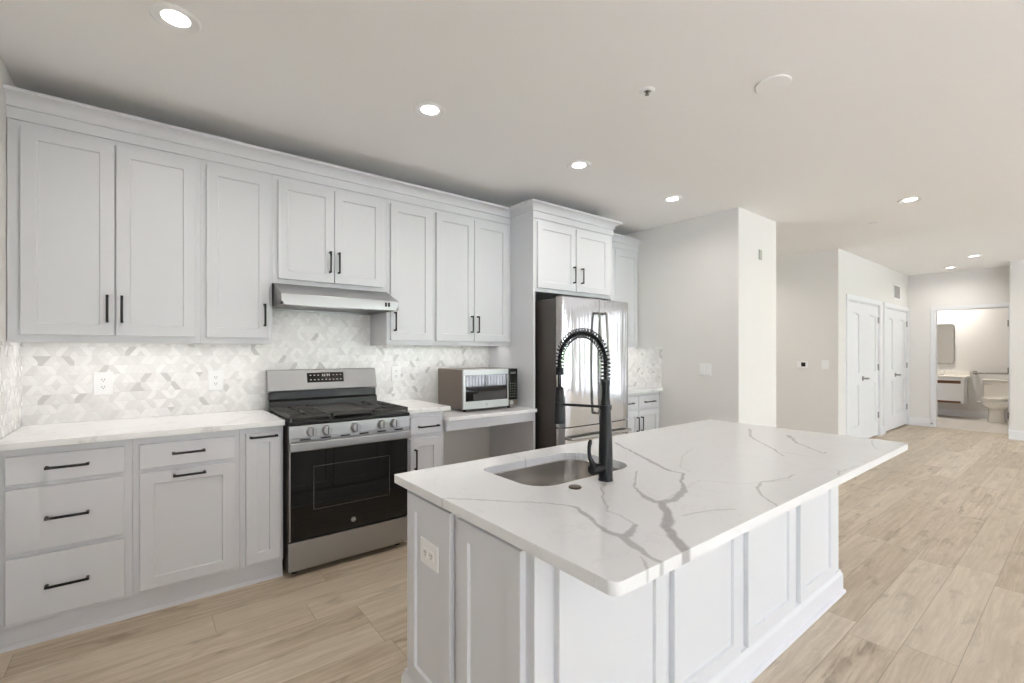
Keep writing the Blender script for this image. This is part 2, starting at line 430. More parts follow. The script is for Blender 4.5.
for a, b in WINDOWS: wf.box(a, b, YWIN - .15, YWIN, 0, WZ0).box(a, b, YWIN - .15, YWIN, WZ1, ZC)
struct('wall_front', wf, M['wall'])
for i, (a, b) in enumerate(WINDOWS):
    f = MB()
    for q in ((a, a + .05, WZ0, WZ1), (b - .05, b, WZ0, WZ1), (a + .05, b - .05, WZ0, WZ0 + .05), (a + .05, b - .05, WZ1 - .05, WZ1), ((a + b) / 2 - .03, (a + b) / 2 + .03, WZ0 + .05, WZ1 - .05)):
        f.box(q[0], q[1], YWIN - .11, YWIN - .05, q[2], q[3])
    fo = struct('window_%d' % (i + 1), f, M['alu'])
    MB().box(a + .04, b - .04, YWIN - .085, YWIN - .08, WZ0 + .04, WZ1 - .04).build('pane', M['glass'], fo)
    v = MB(); n = int((b - a) / .125)
    for k in range(n):
        x = a + .06 + k * .125; v.box(x, x + .004, YWIN - .045, YWIN + .03, WZ0 + .03, WZ1 - .04)
    v.box(a, b, YWIN - .04, YWIN + .02, WZ1 - .04, WZ1)
    v.build('vertical_blind', M['blind'], fo)
f = MB(); a, b = LWIN_ADDED; xm = (a + b) / 2
for q in ((a, a + .05, WZ0, WZ1), (b - .05, b, WZ0, WZ1), (a + .05, b - .05, WZ0, WZ0 + .05), (a + .05, b - .05, WZ1 - .05, WZ1), (xm - .03, xm + .03, WZ0 + .05, WZ1 - .05)):
    f.box(XL - .11, XL - .05, q[0], q[1], q[2], q[3])
fo = struct('window_4', f, M['alu'])  # added window, lights the surfaces that face left
MB().box(XL - .085, XL - .08, a + .04, b - .04, WZ0 + .04, WZ1 - .04).build('pane', M['glass'], fo)
f = MB(); a, b = RWIN; xm = (a + b) / 2
for q in ((a, a + .05, WZ0, WZ1), (b - .05, b, WZ0, WZ1), (a + .05, b - .05, WZ0, WZ0 + .05), (a + .05, b - .05, WZ1 - .05, WZ1), (xm - .03, xm + .03, WZ0 + .05, WZ1 - .05)):
    f.box(10.33, 10.39, q[0], q[1], q[2], q[3])
fo = struct('window_5', f, M['alu'])
MB().box(10.36, 10.365, a + .04, b - .04, WZ0 + .04, WZ1 - .04).build('pane', M['glass'], fo)
v = MB(); n = int((b - a) / .10)
for k in range(n):                   # vanes turned nearly closed
    y = a + .08 + k * .10; q = (.0135, -.089); t = (.002, .0003)
    v.poly([(10.275, y), (10.275 + t[0], y + t[1]), (10.275 + q[0] + t[0], y + q[1] + t[1]), (10.275 + q[0], y + q[1])], 'z', WZ0 + .03, WZ1 - .04)
v.box(10.24, 10.325, a, b, WZ1 - .04, WZ1)
v.build('vertical_blind', M['blind'], fo)
struct('ground', MB().box(-60, 60, -90, 60, -.3, -.25), M['bounce_ground'])  # out of view, serves as a light reflector below the windows
hd = MB(); rnd = random.Random(3)
for k in range(46):
    x = -30 + k * 1.5; r = rnd.uniform(1.0, 1.5); zt = rnd.uniform(.9, 1.9)
    hd.lathe([(0, -.3), (r * .8, -.25), (r, zt * .3), (r * .85, zt * .75), (r * .4, zt), (0, zt + .1)], (x, -34 + rnd.uniform(-.6, .6), 0), n=9)
tag(hd.build('hedge', M['hedge'], angle=80), 'green hedge growing outside the windows', 'hedge', kind='stuff')

# baseboards and casings
BBP = [(0, 0), (.014, 0), (.014, .115), (.009, .125), (.007, .14), (0, .14)]
SHOE = [(0, 0), (.013, 0), (.011, .01), (0, .016)]
def baseboard(name, path, label=None):
    struct(name, MB().sweep(path, BBP), M['trim'], label=label, cat='baseboard')
baseboard('baseboard_hall', [(D1[1] + .075, 2.161), (D2[0] - .075, 2.161)][::-1][::-1], 'white baseboard between the two closet doors')
baseboard('baseboard_hall_corner', [(7.25, 4.6), (7.25, 2.161), (D1[0] - .075, 2.161)], 'white baseboard around the hall wall corner')
baseboard('baseboard_bathroom_wall', [(BX, 2.161), (BX, BY1 + .059)], 'white baseboard left of the bathroom doorway')
baseboard('baseboard_right', [(BX - .02, .845), (10.28, .845), (10.28, -6.6)], 'white baseboard on the wall corner at the right edge')
baseboard('baseboard_pier', [(XS, 2.96), (XS, 2.129), (5.253, 2.129), (5.253, 4.6)], 'white baseboard around the projecting wall')
baseboard('baseboard_bathroom_back', [(13.05, 2.78), (13.05, .42)], 'white baseboard behind the toilet')
CAS = [(0, 0), (0, .07), (.012, .07), (.018, .06), (.018, .02), (.012, 0)]   # (out, width)
def casing_y(name, x0, x1, h, y, label):      # on a wall facing -Y
    m = MB(); w = .07
    m.box(x0 - w, x0, y - .018, y, 0, h, .004).box(x1, min(x1 + w, BX - .001), y - .018, y, 0, h, .004).box(x0 - w, min(x1 + w, BX - .001), y - .018, y, h, h + w, .004)
    m.box(x0, x0 + .012, y, y + .12, 0, h).box(x1 - .012, x1, y, y + .12, 0, h).box(x0 + .012, x1 - .012, y, y + .12, h - .012, h)
    struct(name, m, M['trim'], label=label, cat='trim')
casing_y('trim_1', *D1, DH, 2.161, 'white casing around the nearer closet doors')
casing_y('trim_2', *D2, DH, 2.161, 'white casing around the farther closet doors')
m = MB(); w = .058
m.box(BX - .018, BX, BY1, BY1 + w, 0, DH, .004).box(BX - .018, BX, .847, BY0, 0, DH, .004).box(BX - .018, BX, .847, BY1 + w, DH, DH + w, .004)
m.box(BX, BX + .12, BY1 - .012, BY1, 0, DH).box(BX, BX + .12, BY0, BY0 + .012, 0, DH).box(BX, BX + .12, BY0 + .012, BY1 - .012, DH - .012, DH)
to = struct('trim_3', m, M['trim'], label='white casing and jamb of the bathroom doorway', cat='trim')
for z in (.3, 1.02, 1.78):
    h = MB(); h.box(BX - .002, BX + .085, BY0 + .0125, BY0 + .016, z - .045, z + .045).cyl((BX - .024, BY0 + .008, z - .05), (BX - .024, BY0 + .008, z + .05), .008, n=12)
    h.build('hinge', M['nickel'], to)
MB().cyl((BX - .035, BY1 + .04, .06), (BX - .018, BY1 + .04, .06), .012, n=14).build('door_stop', M['nickel'], to)

# double closet doors
def closet_door(name, span, seam, label):
    x0, x1 = span[0] + .015, span[1] - .015; y = 2.172
    root = bpy.data.objects.new(name, None); COL.objects.link(root); root.location = ((x0 + x1) / 2, y, .012); root['kind'] = 'structure'; root['label'] = label; root['category'] = 'door'
    for a, b, act in ((x0, seam - .0015, False), (seam + .0015, x1, True)):
        st = .11; m = MB(); fn = FY(y)
        zb, zt = .02, DH - .016
        zm0, zm1 = .84, 1.02
        m.box(a, b, y + .016, y + .042, zb, zt)                       # core
        m.box(a, a + st, y, y + .016, zb, zt).box(b - st, b, y, y + .016, zb, zt)
        m.box(a + st, b - st, y, y + .016, zb, .25).box(a + st, b - st, y, y + .016, zm0, zm1)
        n = 14; arch = [(a + st, zt), (a + st, 1.86)]                  # arched top rail
        for k in range(n + 1):
            q = k / n; arch.append((a + st + (b - a - 2 * st) * q, 1.86 + .025 * math.sin(math.pi * q)))
        arch.append((b - st, zt)); m.poly(arch[::-1], 'y', y, y + .016)
        for z0, z1 in ((.25, zm0), (zm1, 1.87)):                       # raised field of each panel
            m.ring_loft([[fn(a + st + i, z0 + i, d), fn(b - st - i, z0 + i, d), fn(b - st - i, z1 - i, d), fn(a + st + i, z1 - i, d)] for i, d in ((.022, .0158), (.05, .005))], cap0=False)
        lf = m.build('leaf', M['trim'], root)
        if act:
            h = MB(); hx = seam + .045
            h.lathe([(0, 0), (.036, 0), (.036, -.007), (.031, -.012), (0, -.010)], (hx, y, .93), 'y', 20)
            h.cyl((hx, y - .008, .93), (hx, y - .055, .93), .011, n=14)
            h.tube([(hx, y - .05, .93), (hx + .03, y - .055, .931), (hx + .08, y - .052, .928), (hx + .135, y - .048, .925)], [.014, .014, .012, .010], 10)
            h.build('lever_handle', M['nickel'], lf)
    for z in (.33, 1.08, 1.82):
        MB().cyl((x1 + .004, y - .006, z - .05), (x1 + .004, y - .006, z + .05), .009, n=12).box(x1 - .022, x1 + .012, y - .002, y, z - .045, z + .045).build('hinge', M['nickel'], root)
closet_door('door_1', D1, 8.27, 'nearer pair of white panelled closet doors with a lever handle')
closet_door('door_2', D2, 10.03, 'farther pair of white panelled closet doors beside the bathroom')

# mosaic backsplash
tb = MB(); tb.box(XL + .008, 2.575, YW, YW + .008, .93, 1.378).box(.641, 1.404, YW, YW + .008, 1.378, 1.62).box(3.6, XS - .008, YW, YW + .008, .93, 1.378)
tb.box(XL + .008, XL + .2, YW, YW + .008, .86, .93)
struct('wall_backsplash', tb, M['tile_x'], label='white and grey geometric mosaic backsplash behind the counters', cat='backsplash')
struct('wall_backsplash_left', MB().box(XL, XL + .008, 2.95, YW + .008, .93, 1.378), M['tile_y'], label='mosaic return on the left wall above the counter', cat='backsplash')
struct('wall_backsplash_right', MB().box(XS - .008, XS, 2.962, YW + .008, .93, 1.378), M['tile_y'], label='mosaic return on the side wall right of the refrigerator', cat='backsplash')

# ================================================================== hardware
def pull(parent, fn, c, length, vertical, name='handle', so=.028, th=.0115):
    """square bar pull with two posts on a front; c=(u,v) centre, fn maps (u,v,depth)"""
    m = MB(); h = length / 2; t = th / 2
    def B(u0, u1, v0, v1, d0, d1):
        P = [fn(u, v, d) for u in (u0, u1) for v in (v0, v1) for d in (d0, d1)]
        lo = [min(p[i] for p in P) for i in range(3)]; hi = [max(p[i] for p in P) for i in range(3)]
        m.box(lo[0], hi[0], lo[1], hi[1], lo[2], hi[2], .0012, 1)
    u, v = c
    if vertical:
        B(u - t, u + t, v - h, v + h, -so - th * .6, -so)
        for s in (-1, 1):
            q = v + s * (h - t); B(u - t, u + t, q - t, q + t, -so, 0)
    else:
        B(u - h, u + h, v - t, v + t, -so - th * .6, -so)
        for s in (-1, 1):
            q = u + s * (h - t); B(q - t, q + t, v - t, v + t, -so, 0)
    return m.build(name, M['black'], parent)

def cabinet(name, label, body, yface, doors=(), drawers=(), group=None, toe=False, fr=.057, recess=False):
    """body=(x0,x1,z0,z1,yback); doors: (x0,x1,z0,z1,(hx,hz,len,vertical)|None); drawers likewise, flat front"""
    x0, x1, z0, z1, yb = body
    r = thing(name, label, 'cabinet', ((x0 + x1) / 2, (yface + yb) / 2, 0 if toe else z0), group)
    m = MB(); a, b = x0 + .0004, x1 - .0004
    if recess:                       # hanging cabinet: bottom set up behind a lip
        m.poly([(yface, z0), (yface, z1), (yb, z1), (yb, z0 + .022), (yface + .019, z0 + .022), (yface + .019, z0)], 'x', a, b)
        for q in (a, b - .016): m.box(q, q + .016, yface + .019, yb, z0, z0 + .022)
    else: m.box(a, b, yface, yb, z0, z1, .0012, 1)
    if toe: m.box(x0 + .0004, x1 - .0004, yface + .028, yb, 0, z0)
    m.build('body', M['paint'], r)
    for dr in drawers:
        p = MB().shaker(FY(yface - .02), *dr[:4], flat=True); o = p.build('drawer', M['paint'], r)
        if dr[4]: pull(o, FY(yface - .02), dr[4][:2], dr[4][2], dr[4][3])
    for d in doors:
        p = MB().shaker(FY(yface - .02), *d[:4], fr=fr); o = p.build('door', M['paint'], r)
        if d[4]: pull(o, FY(yface - .02), d[4][:2], d[4][2], d[4][3])
    return r

# ---- upper cabinets
UY, UB, UT, DT, DB = 3.281, 1.378, 2.462, 2.434, 1.414
UG = 'white upper wall cabinets'
cabinet('upper_cabinet', 'wide two-door white upper cabinet at the far left end of the run', (XL + .003, .257, UB, UT, YW), UY,
        [(-.478, -.128, DB, DT, (-.156, 1.556, .145, True)), (-.122, .232, DB, DT, (-.097, 1.556, .145, True))], group=UG, recess=True)
cabinet('upper_cabinet', 'single-door white upper cabinet directly left of the range hood', (.257, .637, UB, UT, YW), UY,
        [(.284, .619, DB, DT, (.590, 1.558, .14, True))], group=UG, recess=True)
cabinet('upper_cabinet', 'short two-door white cabinet above the range hood', (.637, 1.406, 1.768, UT, YW), UY,
        [(.670, 1.020, 1.798, DT, (.990, 1.937, .145, True)), (1.024, 1.372, 1.798, DT, (1.048, 1.937, .145, True))], group=UG)
cabinet('upper_cabinet', 'narrow single-door white upper cabinet directly right of the range hood', (1.406, 1.797, UB, UT, YW), UY,
        [(1.432, 1.775, DB, DT, (1.460, 1.553, .142, True))], group=UG, recess=True)
cabinet('upper_cabinet', 'two-door white upper cabinet above the microwave', (1.797, 2.575, UB, UT, YW), UY,
        [(1.815, 2.172, DB, DT, (2.142, 1.556, .14, True)), (2.176, 2.536, DB, DT, (2.203, 1.556, .14, True))], group=UG, recess=True)
FYF = 2.97
cabinet('refrigerator_cabinet', 'deep two-door white cabinet above the refrigerator', (2.599, 3.576, 1.84, UT, YW), FYF,
        [(2.612, 3.069, 1.872, DT, (3.038, 2.018, .15, True)), (3.079, 3.532, 1.872, DT, (3.142, 2.018, .14, True))], group=UG)
cabinet('upper_cabinet', 'white upper cabinet in the corner right of the refrigerator', (3.6, XS - .002, UB, UT, YW), UY,
        [(3.625, 4.010, DB, DT, (3.98, 1.556, .14, True)), (4.014, 4.400, DB, DT, (4.045, 1.556, .14, True))], group=UG, recess=True)
tag(MB().box(2.5755, 2.5985, FYF, YW, 0, UT, .0012, 1).build('side_panel', M['paint']), 'tall white panel between the microwave desk and the refrigerator', 'panel')
tag(MB().box(3.5765, 3.5995, FYF, YW, 0, UT, .0012, 1).build('side_panel', M['paint']), 'tall white panel on the far side of the refrigerator', 'panel')
# crown moulding (one mitred run over all the uppers)
CR = [(0, 2.4625), (.010, 2.4625), (.010, 2.513), (.006, 2.516), (.006, 2.520), (.016, 2.522), (.016, 2.528)]
for k in range(9):
    a = math.pi / 2 * k / 8; CR.append((.016 + .052 * (1 - math.cos(a)), 2.528 + .046 * math.sin(a)))
CR += [(.072, 2.576), (.072, 2.592), (-.02, 2.592), (-.02, 2.4625), (0, 2.4625)]
cp = [(XL + .001, UY), (2.5755, UY), (2.5755, FYF), (3.5995, FYF), (3.5995, UY), (XS - .001, UY)]
tag(MB().sweep(cp, CR).build('crown_moulding', M['paint'], angle=25), 'white crown moulding running along the tops of the upper cabinets', 'moulding', kind='thing')

def strip_light(x0, x1, label):
    R = thing('under_cabinet_light', label, 'light strip', ((x0 + x1) / 2, 3.40, UB + .013), 'under-cabinet light strips')
    MB().box(x0, x1, 3.385, 3.415, UB + .013, UB + .0218, .001).build('housing', M['plastic'], R)
    MB().box(x0 + .01, x1 - .01, 3.389, 3.411, UB + .0115, UB + .0135).build('diffuser', M['hood_lens'], R)
    ld = bpy.data.lights.new('under_cabinet_beam', 'AREA'); ld.shape = 'RECTANGLE'; ld.size = x1 - x0 - .02; ld.size_y = .02; ld.energy = .95 * (x1 - x0); ld.color = (1, .97, .93)
    lo = bpy.data.objects.new('under_cabinet_beam', ld); COL.objects.link(lo); lo.location = ((x0 + x1) / 2, 3.40, UB + .010)
strip_light(-.48, .23, 'slim light strip under the wide upper cabinet at the far left')
strip_light(.285, .61, 'slim light strip under the upper cabinet left of the range hood')
strip_light(1.435, 1.77, 'slim light strip under the upper cabinet right of the range hood')
strip_light(1.83, 2.54, 'slim light strip under the upper cabinet above the microwave')
strip_light(3.66, 4.38, 'slim light strip under the corner cabinet right of the refrigerator')

# ---- base cabinets
BYF, BZ = 2.992, .105
BG = 'white base cabinets'
BT = .899
cabinet('base_cabinet', 'white base cabinet with three stacked drawers at the far left', (XL + .002, -.048, BZ, BT, YW), BYF, (),
        [(-.482, -.079, .738, .864, (-.281, .803, .15, False)), (-.482, -.079, .433, .716, (-.281, .575, .15, False)), (-.482, -.079, .127, .409, (-.281, .265, .15, False))], BG, True)
cabinet('base_cabinet', 'white base cabinet with one drawer over a wide panelled door', (-.048, .416, BZ, BT, YW), BYF,
        [(-.021, .391, .129, .716, (.184, .690, .142, False))], [(-.021, .391, .740, .862, (.181, .806, .142, False))], BG, True)
cabinet('base_cabinet', 'narrow white pull-out cabinet directly left of the range', (.416, .641, BZ, BT, YW), BYF,
        [(.445, .625, .127, .866, (.533, .845, .142, False))], (), BG, True)
cabinet('base_cabinet', 'narrow white cabinet with drawer and door directly right of the range', (1.42, 1.722, BZ, BT, YW), BYF,
        [(1.448, 1.690, .129, .716, (1.482, .575, .142, True))], [(1.448, 1.690, .745, .868, (1.586, .799, .16, False))], BG, True)
cabinet('base_cabinet', 'white corner base cabinet right of the refrigerator', (3.602, XS - .002, BZ, BT, YW), BYF,
        [(3.665, 4.026, .129, .716, (3.995, .575, .15, True)), (4.031, 4.385, .129, .716, (4.066, .575, .15, True))],
        [(3.665, 4.026, .745, .868, (3.84, .799, .17, False)), (4.031, 4.385, .745, .868, (4.205, .799, .17, False))], BG, True)
def skirt(x0, x1, label):
    m = MB(); m.box(x0, x1, 3.012, 3.0195, 0, .104).poly([(3.002, 0), (3.012, 0), (3.012, .02), (3.006, .016)], 'x', x0, x1)
    tag(m.build('toe_kick', M['paint']), label, 'toe kick', 'white toe kicks')
skirt(XL + .002, .641, 'white toe kick board along the floor left of the range')
skirt(1.42, 1.722, 'white toe kick board along the floor right of the range')

# ---- counters of the wall run
def slab(name, label, pts, z0, z1, bev=.003):
    return tag(MB().poly(pts, 'z', z0, z1, bevel=bev).build(name, M['quartz']), label, 'countertop')
CY, CT = 2.946, .93
slab('countertop', 'white quartz counter left of the range', [(XL + .009, CY), (.641, CY), (.641, YW - .001), (XL + .009, YW - .001)], BT, CT)
slab('countertop', 'short white quartz counter between the range and the microwave desk', [(1.418, CY), (1.756, CY), (1.756, YW - .001), (1.418, YW - .001)], BT, CT)
slab('countertop', 'white quartz counter in the corner right of the refrigerator', [(3.602, CY), (XS - .009, CY), (XS - .009, YW - .001), (3.602, YW - .001)], BT, CT)
slab('desk_countertop', 'lower white quartz desk counter carrying the microwave', [(1.7235, 2.918), (2.5745, 2.918), (2.5745, YW - .001), (1.7235, YW - .001)], .823, .85)
tag(MB().box(1.7235, 2.5745, 2.95, 2.972, .747, .8225, .0015, 1).build('desk_apron', M['paint']), 'white apron board under the microwave desk counter', 'apron')

# ================================================================== range
def make_range():
    x0, x1, yf, yb = .6555, 1.4155, 2.955, 3.57
    R = thing('gas_range', 'stainless steel gas range with black oven door between the base cabinets', 'range', ((x0 + x1) / 2, 3.25, 0))
    MB().box(x0, x1, yf, yb, .03, .893, .003).build('body', M['steel_dark'], R)
    for x in (x0 + .05, x1 - .05):
        for y in (yf + .05, yb - .06):
            MB().lathe([(0, 0), (.018, 0), (.018, .012), (.011, .016), (.011, .032), (0, .032)], (x, y, 0), n=16).build('foot', M['rubber'], R)
    MB().box(x0 + .003, x1 - .003, 2.932, yf, .035, .205, .004).build('storage_drawer', M['steel'], R)
    # oven door: black glass with window, steel edges, flat bar handle
    d = MB().box(x0 + .003, x1 - .003, 2.93, yf, .214, .742, .004).build('oven_door', M['black_glass'], R)
    for x in (x0 + .003, x1 - .011): MB().box(x, x + .008, 2.9285, 2.9305, .216, .742).build('edge_trim', M['steel'], d)
    m = MB(); wx0, wx1, wz0, wz1 = .795, 1.278, .378, .640                # thin pale outline of the window
    for q in ((wx0, wx1, wz0, wz0 + .003), (wx0, wx1, wz1 - .003, wz1), (wx0, wx0 + .003, wz0, wz1), (wx1 - .003, wx1, wz0, wz1)):
        m.box(q[0], q[1], 2.9294, 2.9304, q[2], q[3])
    m.build('window_outline', plain('window_outline_grey', (.10, .095, .09), .3), d)
    m = MB(); m.lathe([(0, 0), (.0165, 0), (.0165, -.002), (.0145, -.003), (0, -.003)], (1.036, 2.9302, .268), 'y', 28)
    bd = m.build('badge', M['nickel'], d)
    letters(bd, 'GE', (1.036, 2.9268, .268), .017, M['mark'])
    m = MB(); m.box(x0 + .001, x1 - .001, 2.885, 2.903, .745, .796, .006, 3)
    for x in (x0 + .02, x1 - .05): m.box(x, x + .03, 2.90, 2.932, .755, .786, .003)
    m.box(x0 + .003, x1 - .003, 2.925, yf, .742, .797)
    m.build('handle', M['steel'], d)
    # vent strip with slots, control panel with five knobs
    v = MB().box(x0 + .002, x1 - .002, 2.918, yf, .799, .8165, .001).build('vent_strip', M['steel'], R)
    for k in range(6): MB().box(.715 + k * .118, .775 + k * .118, 2.9165, 2.9185, .8035, .8125).build('slot', M['dark'], v)
    cp_ = MB().poly([(2.914, .820), (2.916, .818), (yf, .818), (yf, .893), (2.918, .893), (2.916, .891)], 'x', x0, x1).build('control_panel', M['steel'], R)
    for x in (.779, .868, 1.041, 1.217, 1.304):
        k = MB(); c = (x, 2.915, .853)
        k.lathe([(0, .004), (.030, .004), (.030, -.006), (.027, -.012), (.026, -.030), (.022, -.034), (0, -.034)], c, 'y', 32)
        ko = k.build('knob', M['steel'], cp_)
        MB().box(x - .0025, x + .0025, 2.8798, 2.8815, .832, .876).build('pointer', M['dark'], ko)
    # cooktop
    m = MB(); m.box(x0, x1, 2.915, 3.50, .893, .915, .004)
    m.box(x0 + .02, x1 - .02, 2.95, 3.47, .9145, .9165, .001); ct = m.build('cooktop', M['enamel'], R)
    for bx, by, br in ((.80, 3.08, .045), (.80, 3.34, .038), (1.035, 3.21, .05), (1.27, 3.08, .05), (1.27, 3.34, .036)):
        b = MB(); b.lathe([(0, 0), (br, 0), (br, .006), (br * .8, .012), (br * .8, .017), (br * .72, .021), (0, .022)], (bx, by, .9165), n=28)
        b.build('burner', M['iron'], ct)
    for gx0, gx1 in ((.662, .898), (.906, 1.164), (1.172, 1.409)):        # three cast grates
        g = MB(); t, z0, z1 = .010, .938, .952; gy0, gy1 = 2.93, 3.475
        g.box(gx0, gx1, gy0, gy0 + t, z0 - .006, z1, .002, 1).box(gx0, gx1, gy1 - t, gy1, z0 - .006, z1, .002, 1)
        g.box(gx0, gx0 + t, gy0, gy1, z0 - .006, z1, .002, 1).box(gx1 - t, gx1, gy0, gy1, z0 - .006, z1, .002, 1)
        xm = (gx0 + gx1) / 2
        if gx0 != .906:
            g.box(xm - t / 2, xm + t / 2, gy0, gy1, z0, z1, .002, 1).box(gx0, gx1, 3.203, 3.213, z0, z1, .002, 1)
            for yc in (3.08, 3.34):
                for s in (-1, 1):
                    g.box(gx0, xm - .03, yc + s * .045 - .004, yc + s * .045 + .004, z0, z1, .002, 1).box(xm + .03, gx1, yc + s * .045 - .004, yc + s * .045 + .004, z0, z1, .002, 1)
                g.box(gx0, gx1, yc - .004, yc + .004, z0, z1, .002, 1)
        else:                                                             # flat griddle on the middle grate
            g.box(gx0 + .012, gx1 - .012, 2.985, 3.44, z0 + .006, z1 + .002, .004)
        for x in (gx0, gx1 - t):
            for y in (gy0, 3.2, gy1 - t): g.box(x, x + t, y, y + t, .916, z0)
        g.build('grate', M['iron'], ct)
    # backguard: tilted steel panel over a dark recess
    m = MB(); m.poly([(3.545, .92), (3.57, .92), (3.585, 1.2), (3.545, 1.2), (3.525, 1.195), (3.49, 1.06), (3.495, 1.05), (3.545, 1.045)], 'x', x0, x1)
    bgd = m.build('backguard', M['steel'], R)
    MB().poly([(3.47, .905), (3.55, .905), (3.55, 1.05), (3.505, 1.05), (3.50, 1.0), (3.478, .985)], 'x', x0 + .004, x1 - .004).build('recess', M['enamel'], bgd)
    def tilt(u, z, d):
        k = (z - 1.06) / (1.195 - 1.06); return (u, 3.49 + .035 * k - d, z)
    m = MB(); m.ring_loft([[tilt(.908, 1.107, 0), tilt(1.166, 1.107, 0), tilt(1.166, 1.176, 0), tilt(.908, 1.176, 0)], [tilt(.910, 1.109, .002), tilt(1.164, 1.109, .002), tilt(1.164, 1.174, .002), tilt(.910, 1.174, .002)]])
    ds = m.build('display', M['screen'], bgd)
    m = MB()
    for r_, zz in ((0, 1.124), (1, 1.156)):
        for k in range(9):
            x = .927 + k * .0265
            if r_ == 1 and k in (3, 4, 5): continue
            m.ring_loft([[tilt(x, zz, .0023), tilt(x + .011, zz, .0023), tilt(x + .011, zz + .005, .0023), tilt(x, zz + .005, .0023)], [tilt(x, zz, .0026), tilt(x + .011, zz, .0026), tilt(x + .011, zz + .005, .0026), tilt(x, zz + .005, .0026)]])
    for x in (1.012, 1.026, 1.045, 1.059):
        m.ring_loft([[tilt(x, 1.15, .0023), tilt(x + .008, 1.15, .0023), tilt(x + .008, 1.166, .0023), tilt(x, 1.166, .0023)], [tilt(x, 1.15, .0026), tilt(x + .008, 1.15, .0026), tilt(x + .008, 1.166, .0026), tilt(x, 1.166, .0026)]])
    m.build('printed_symbols', M['mark'], ds)

def letters(parent, text, c, size, mat):
    cu = bpy.data.curves.new('lettering', 'FONT'); cu.body = text; cu.size = size; cu.align_x = 'CENTER'; cu.align_y = 'CENTER'; cu.extrude = .0002
    t = bpy.data.objects.new('lettering', cu); COL.objects.link(t); bpy.context.view_layer.update()
    me = bpy.data.meshes.new_from_object(t.evaluated_get(bpy.context.evaluated_depsgraph_get()))
    bpy.data.objects.remove(t); me.transform(Matrix.Rotation(math.radians(90), 4, 'X'))
    o = bpy.data.objects.new('lettering', me); COL.objects.link(o); me.materials.clear(); me.materials.append(mat)
    o.parent = parent; o.location = Vector(c) - wloc(parent); return o
make_range()

# ================================================================== range hood
def make_hood():
    x0, x1 = .6445, 1.3985; yf, zb, zl, zt = 3.06, 1.617, 1.680, 1.767
    H = thing('range_hood', 'stainless steel under-cabinet range hood above the gas range', 'range hood', ((x0 + x1) / 2, 3.3, zb))
    m = MB(); t = .004
    out = [(YW - .002, zb), (YW - .002, zt), (3.262, zt), (3.255, zt - .004), (yf + .003, zl + .003), (yf, zl - .002), (yf, zb)]
    inn = [(YW - .006, zb), (YW - .006, zb + .02), (yf + .02, zb + .02), (yf + .02, zb)]
    m.poly(out[::-1] if False else [out[0], out[1], out[2], out[3], out[4], out[5], out[6], inn[3], inn[2], inn[1], inn[0]], 'x', x0, x1)
    m.box(x0, x0 + .012, yf, YW - .004, zb, zb + .02).box(x1 - .012, x1, yf, YW - .004, zb, zb + .02)
    m.build('shell', M['steel'], H)
    m = MB(); m.box(x0 + .03, x1 - .03, 3.22, YW - .03, zb + .012, zb + .0195)
    for k in range(30): m.box(x0 + .04 + k * .0225, x0 + .052 + k * .0225, 3.23, YW - .04, zb + .008, zb + .0125)
    m.build('filter', M['steel'], H)
    MB().box(.86, 1.12, 3.11, 3.18, zb + .010, zb + .0195, .003).build('lamp', M['hood_lens'], H)
    for x in (1.300, 1.322): MB().box(x, x + .014, yf - .004, yf + .002, 1.640, 1.668, .001).build('switch', M['dark'], H)
    ld = bpy.data.lights.new('hood_lamp_light', 'AREA'); ld.shape = 'RECTANGLE'; ld.size = .24; ld.size_y = .06; ld.energy = 1.0; ld.color = (1, .95, .87)
    lo = bpy.data.objects.new('hood_lamp_light', ld); COL.objects.link(lo); lo.location = (.99, 3.145, zb + .004)
make_hood()

# ================================================================== microwave
def make_microwave():
    x0, x1, yf, yb, z0, z1 = 1.952, 2.497, 3.085, 3.485, .872, 1.186
    R = thing('microwave', 'countertop microwave with stainless door and bronze sides on the desk', 'microwave', ((x0 + x1) / 2, 3.28, .85))
    MB().box(x0, x1, yf + .022, yb, z0, z1, .004).build('body', M['mw_side'], R)
    for x in (x0 + .05, x1 - .05):
        for y in (yf + .06, yb - .05): MB().cyl((x, y, .85), (x, y, z0 + .002), .014, n=14).build('foot', M['rubber'], R)
    xd = 2.400
    d = MB()
    wx0, wx1, wz0, wz1 = x0 + .022, xd - .012, z0 + .062, z1 - .045
    for q in ((x0, xd, z0, wz0), (x0, xd, wz1, z1), (x0, wx0, wz0, wz1), (wx1, xd, wz0, wz1)): d.box(q[0], q[1], yf, yf + .022, q[2], q[3], .0015, 1)
    do = d.build('door', M['steel'], R)
    MB().box(wx0 - .001, wx1 + .001, yf + .003, yf + .02, wz0 - .001, wz1 + .001).build('window', M['black_glass'], do)
    MB().box((x0 + xd) / 2 - .009, (x0 + xd) / 2 + .009, yf - .001, yf + .001, z0 + .02, z0 + .04).build('badge', M['nickel'], do)
    c = MB().box(xd + .001, x1, yf, yf + .022, z0 + .05, z1 - .001, .002).build('control_panel', M['screen'], R)
    MB().box(xd + .001, x1, yf + .001, yf + .022, z0, z0 + .049, .002).build('lower_trim', M['mw_side'], R)
    MB().cyl((xd + .03, yf - .006, z0 + .027), (xd + .03, yf + .003, z0 + .027), .019, n=24).build('door_button', M['steel'], R)
    m = MB()
    for r_ in range(6):
        for k in range(3): m.box(xd + .018 + k * .022, xd + .028 + k * .022, yf - .0004, yf + .001, z0 + .075 + r_ * .022, z0 + .081 + r_ * .022)
    m.box(xd + .02, x1 - .02, yf - .0004, yf + .001, z1 - .045, z1 - .028)
    m.build('keypad', M['key_grey'], c)
make_microwave()

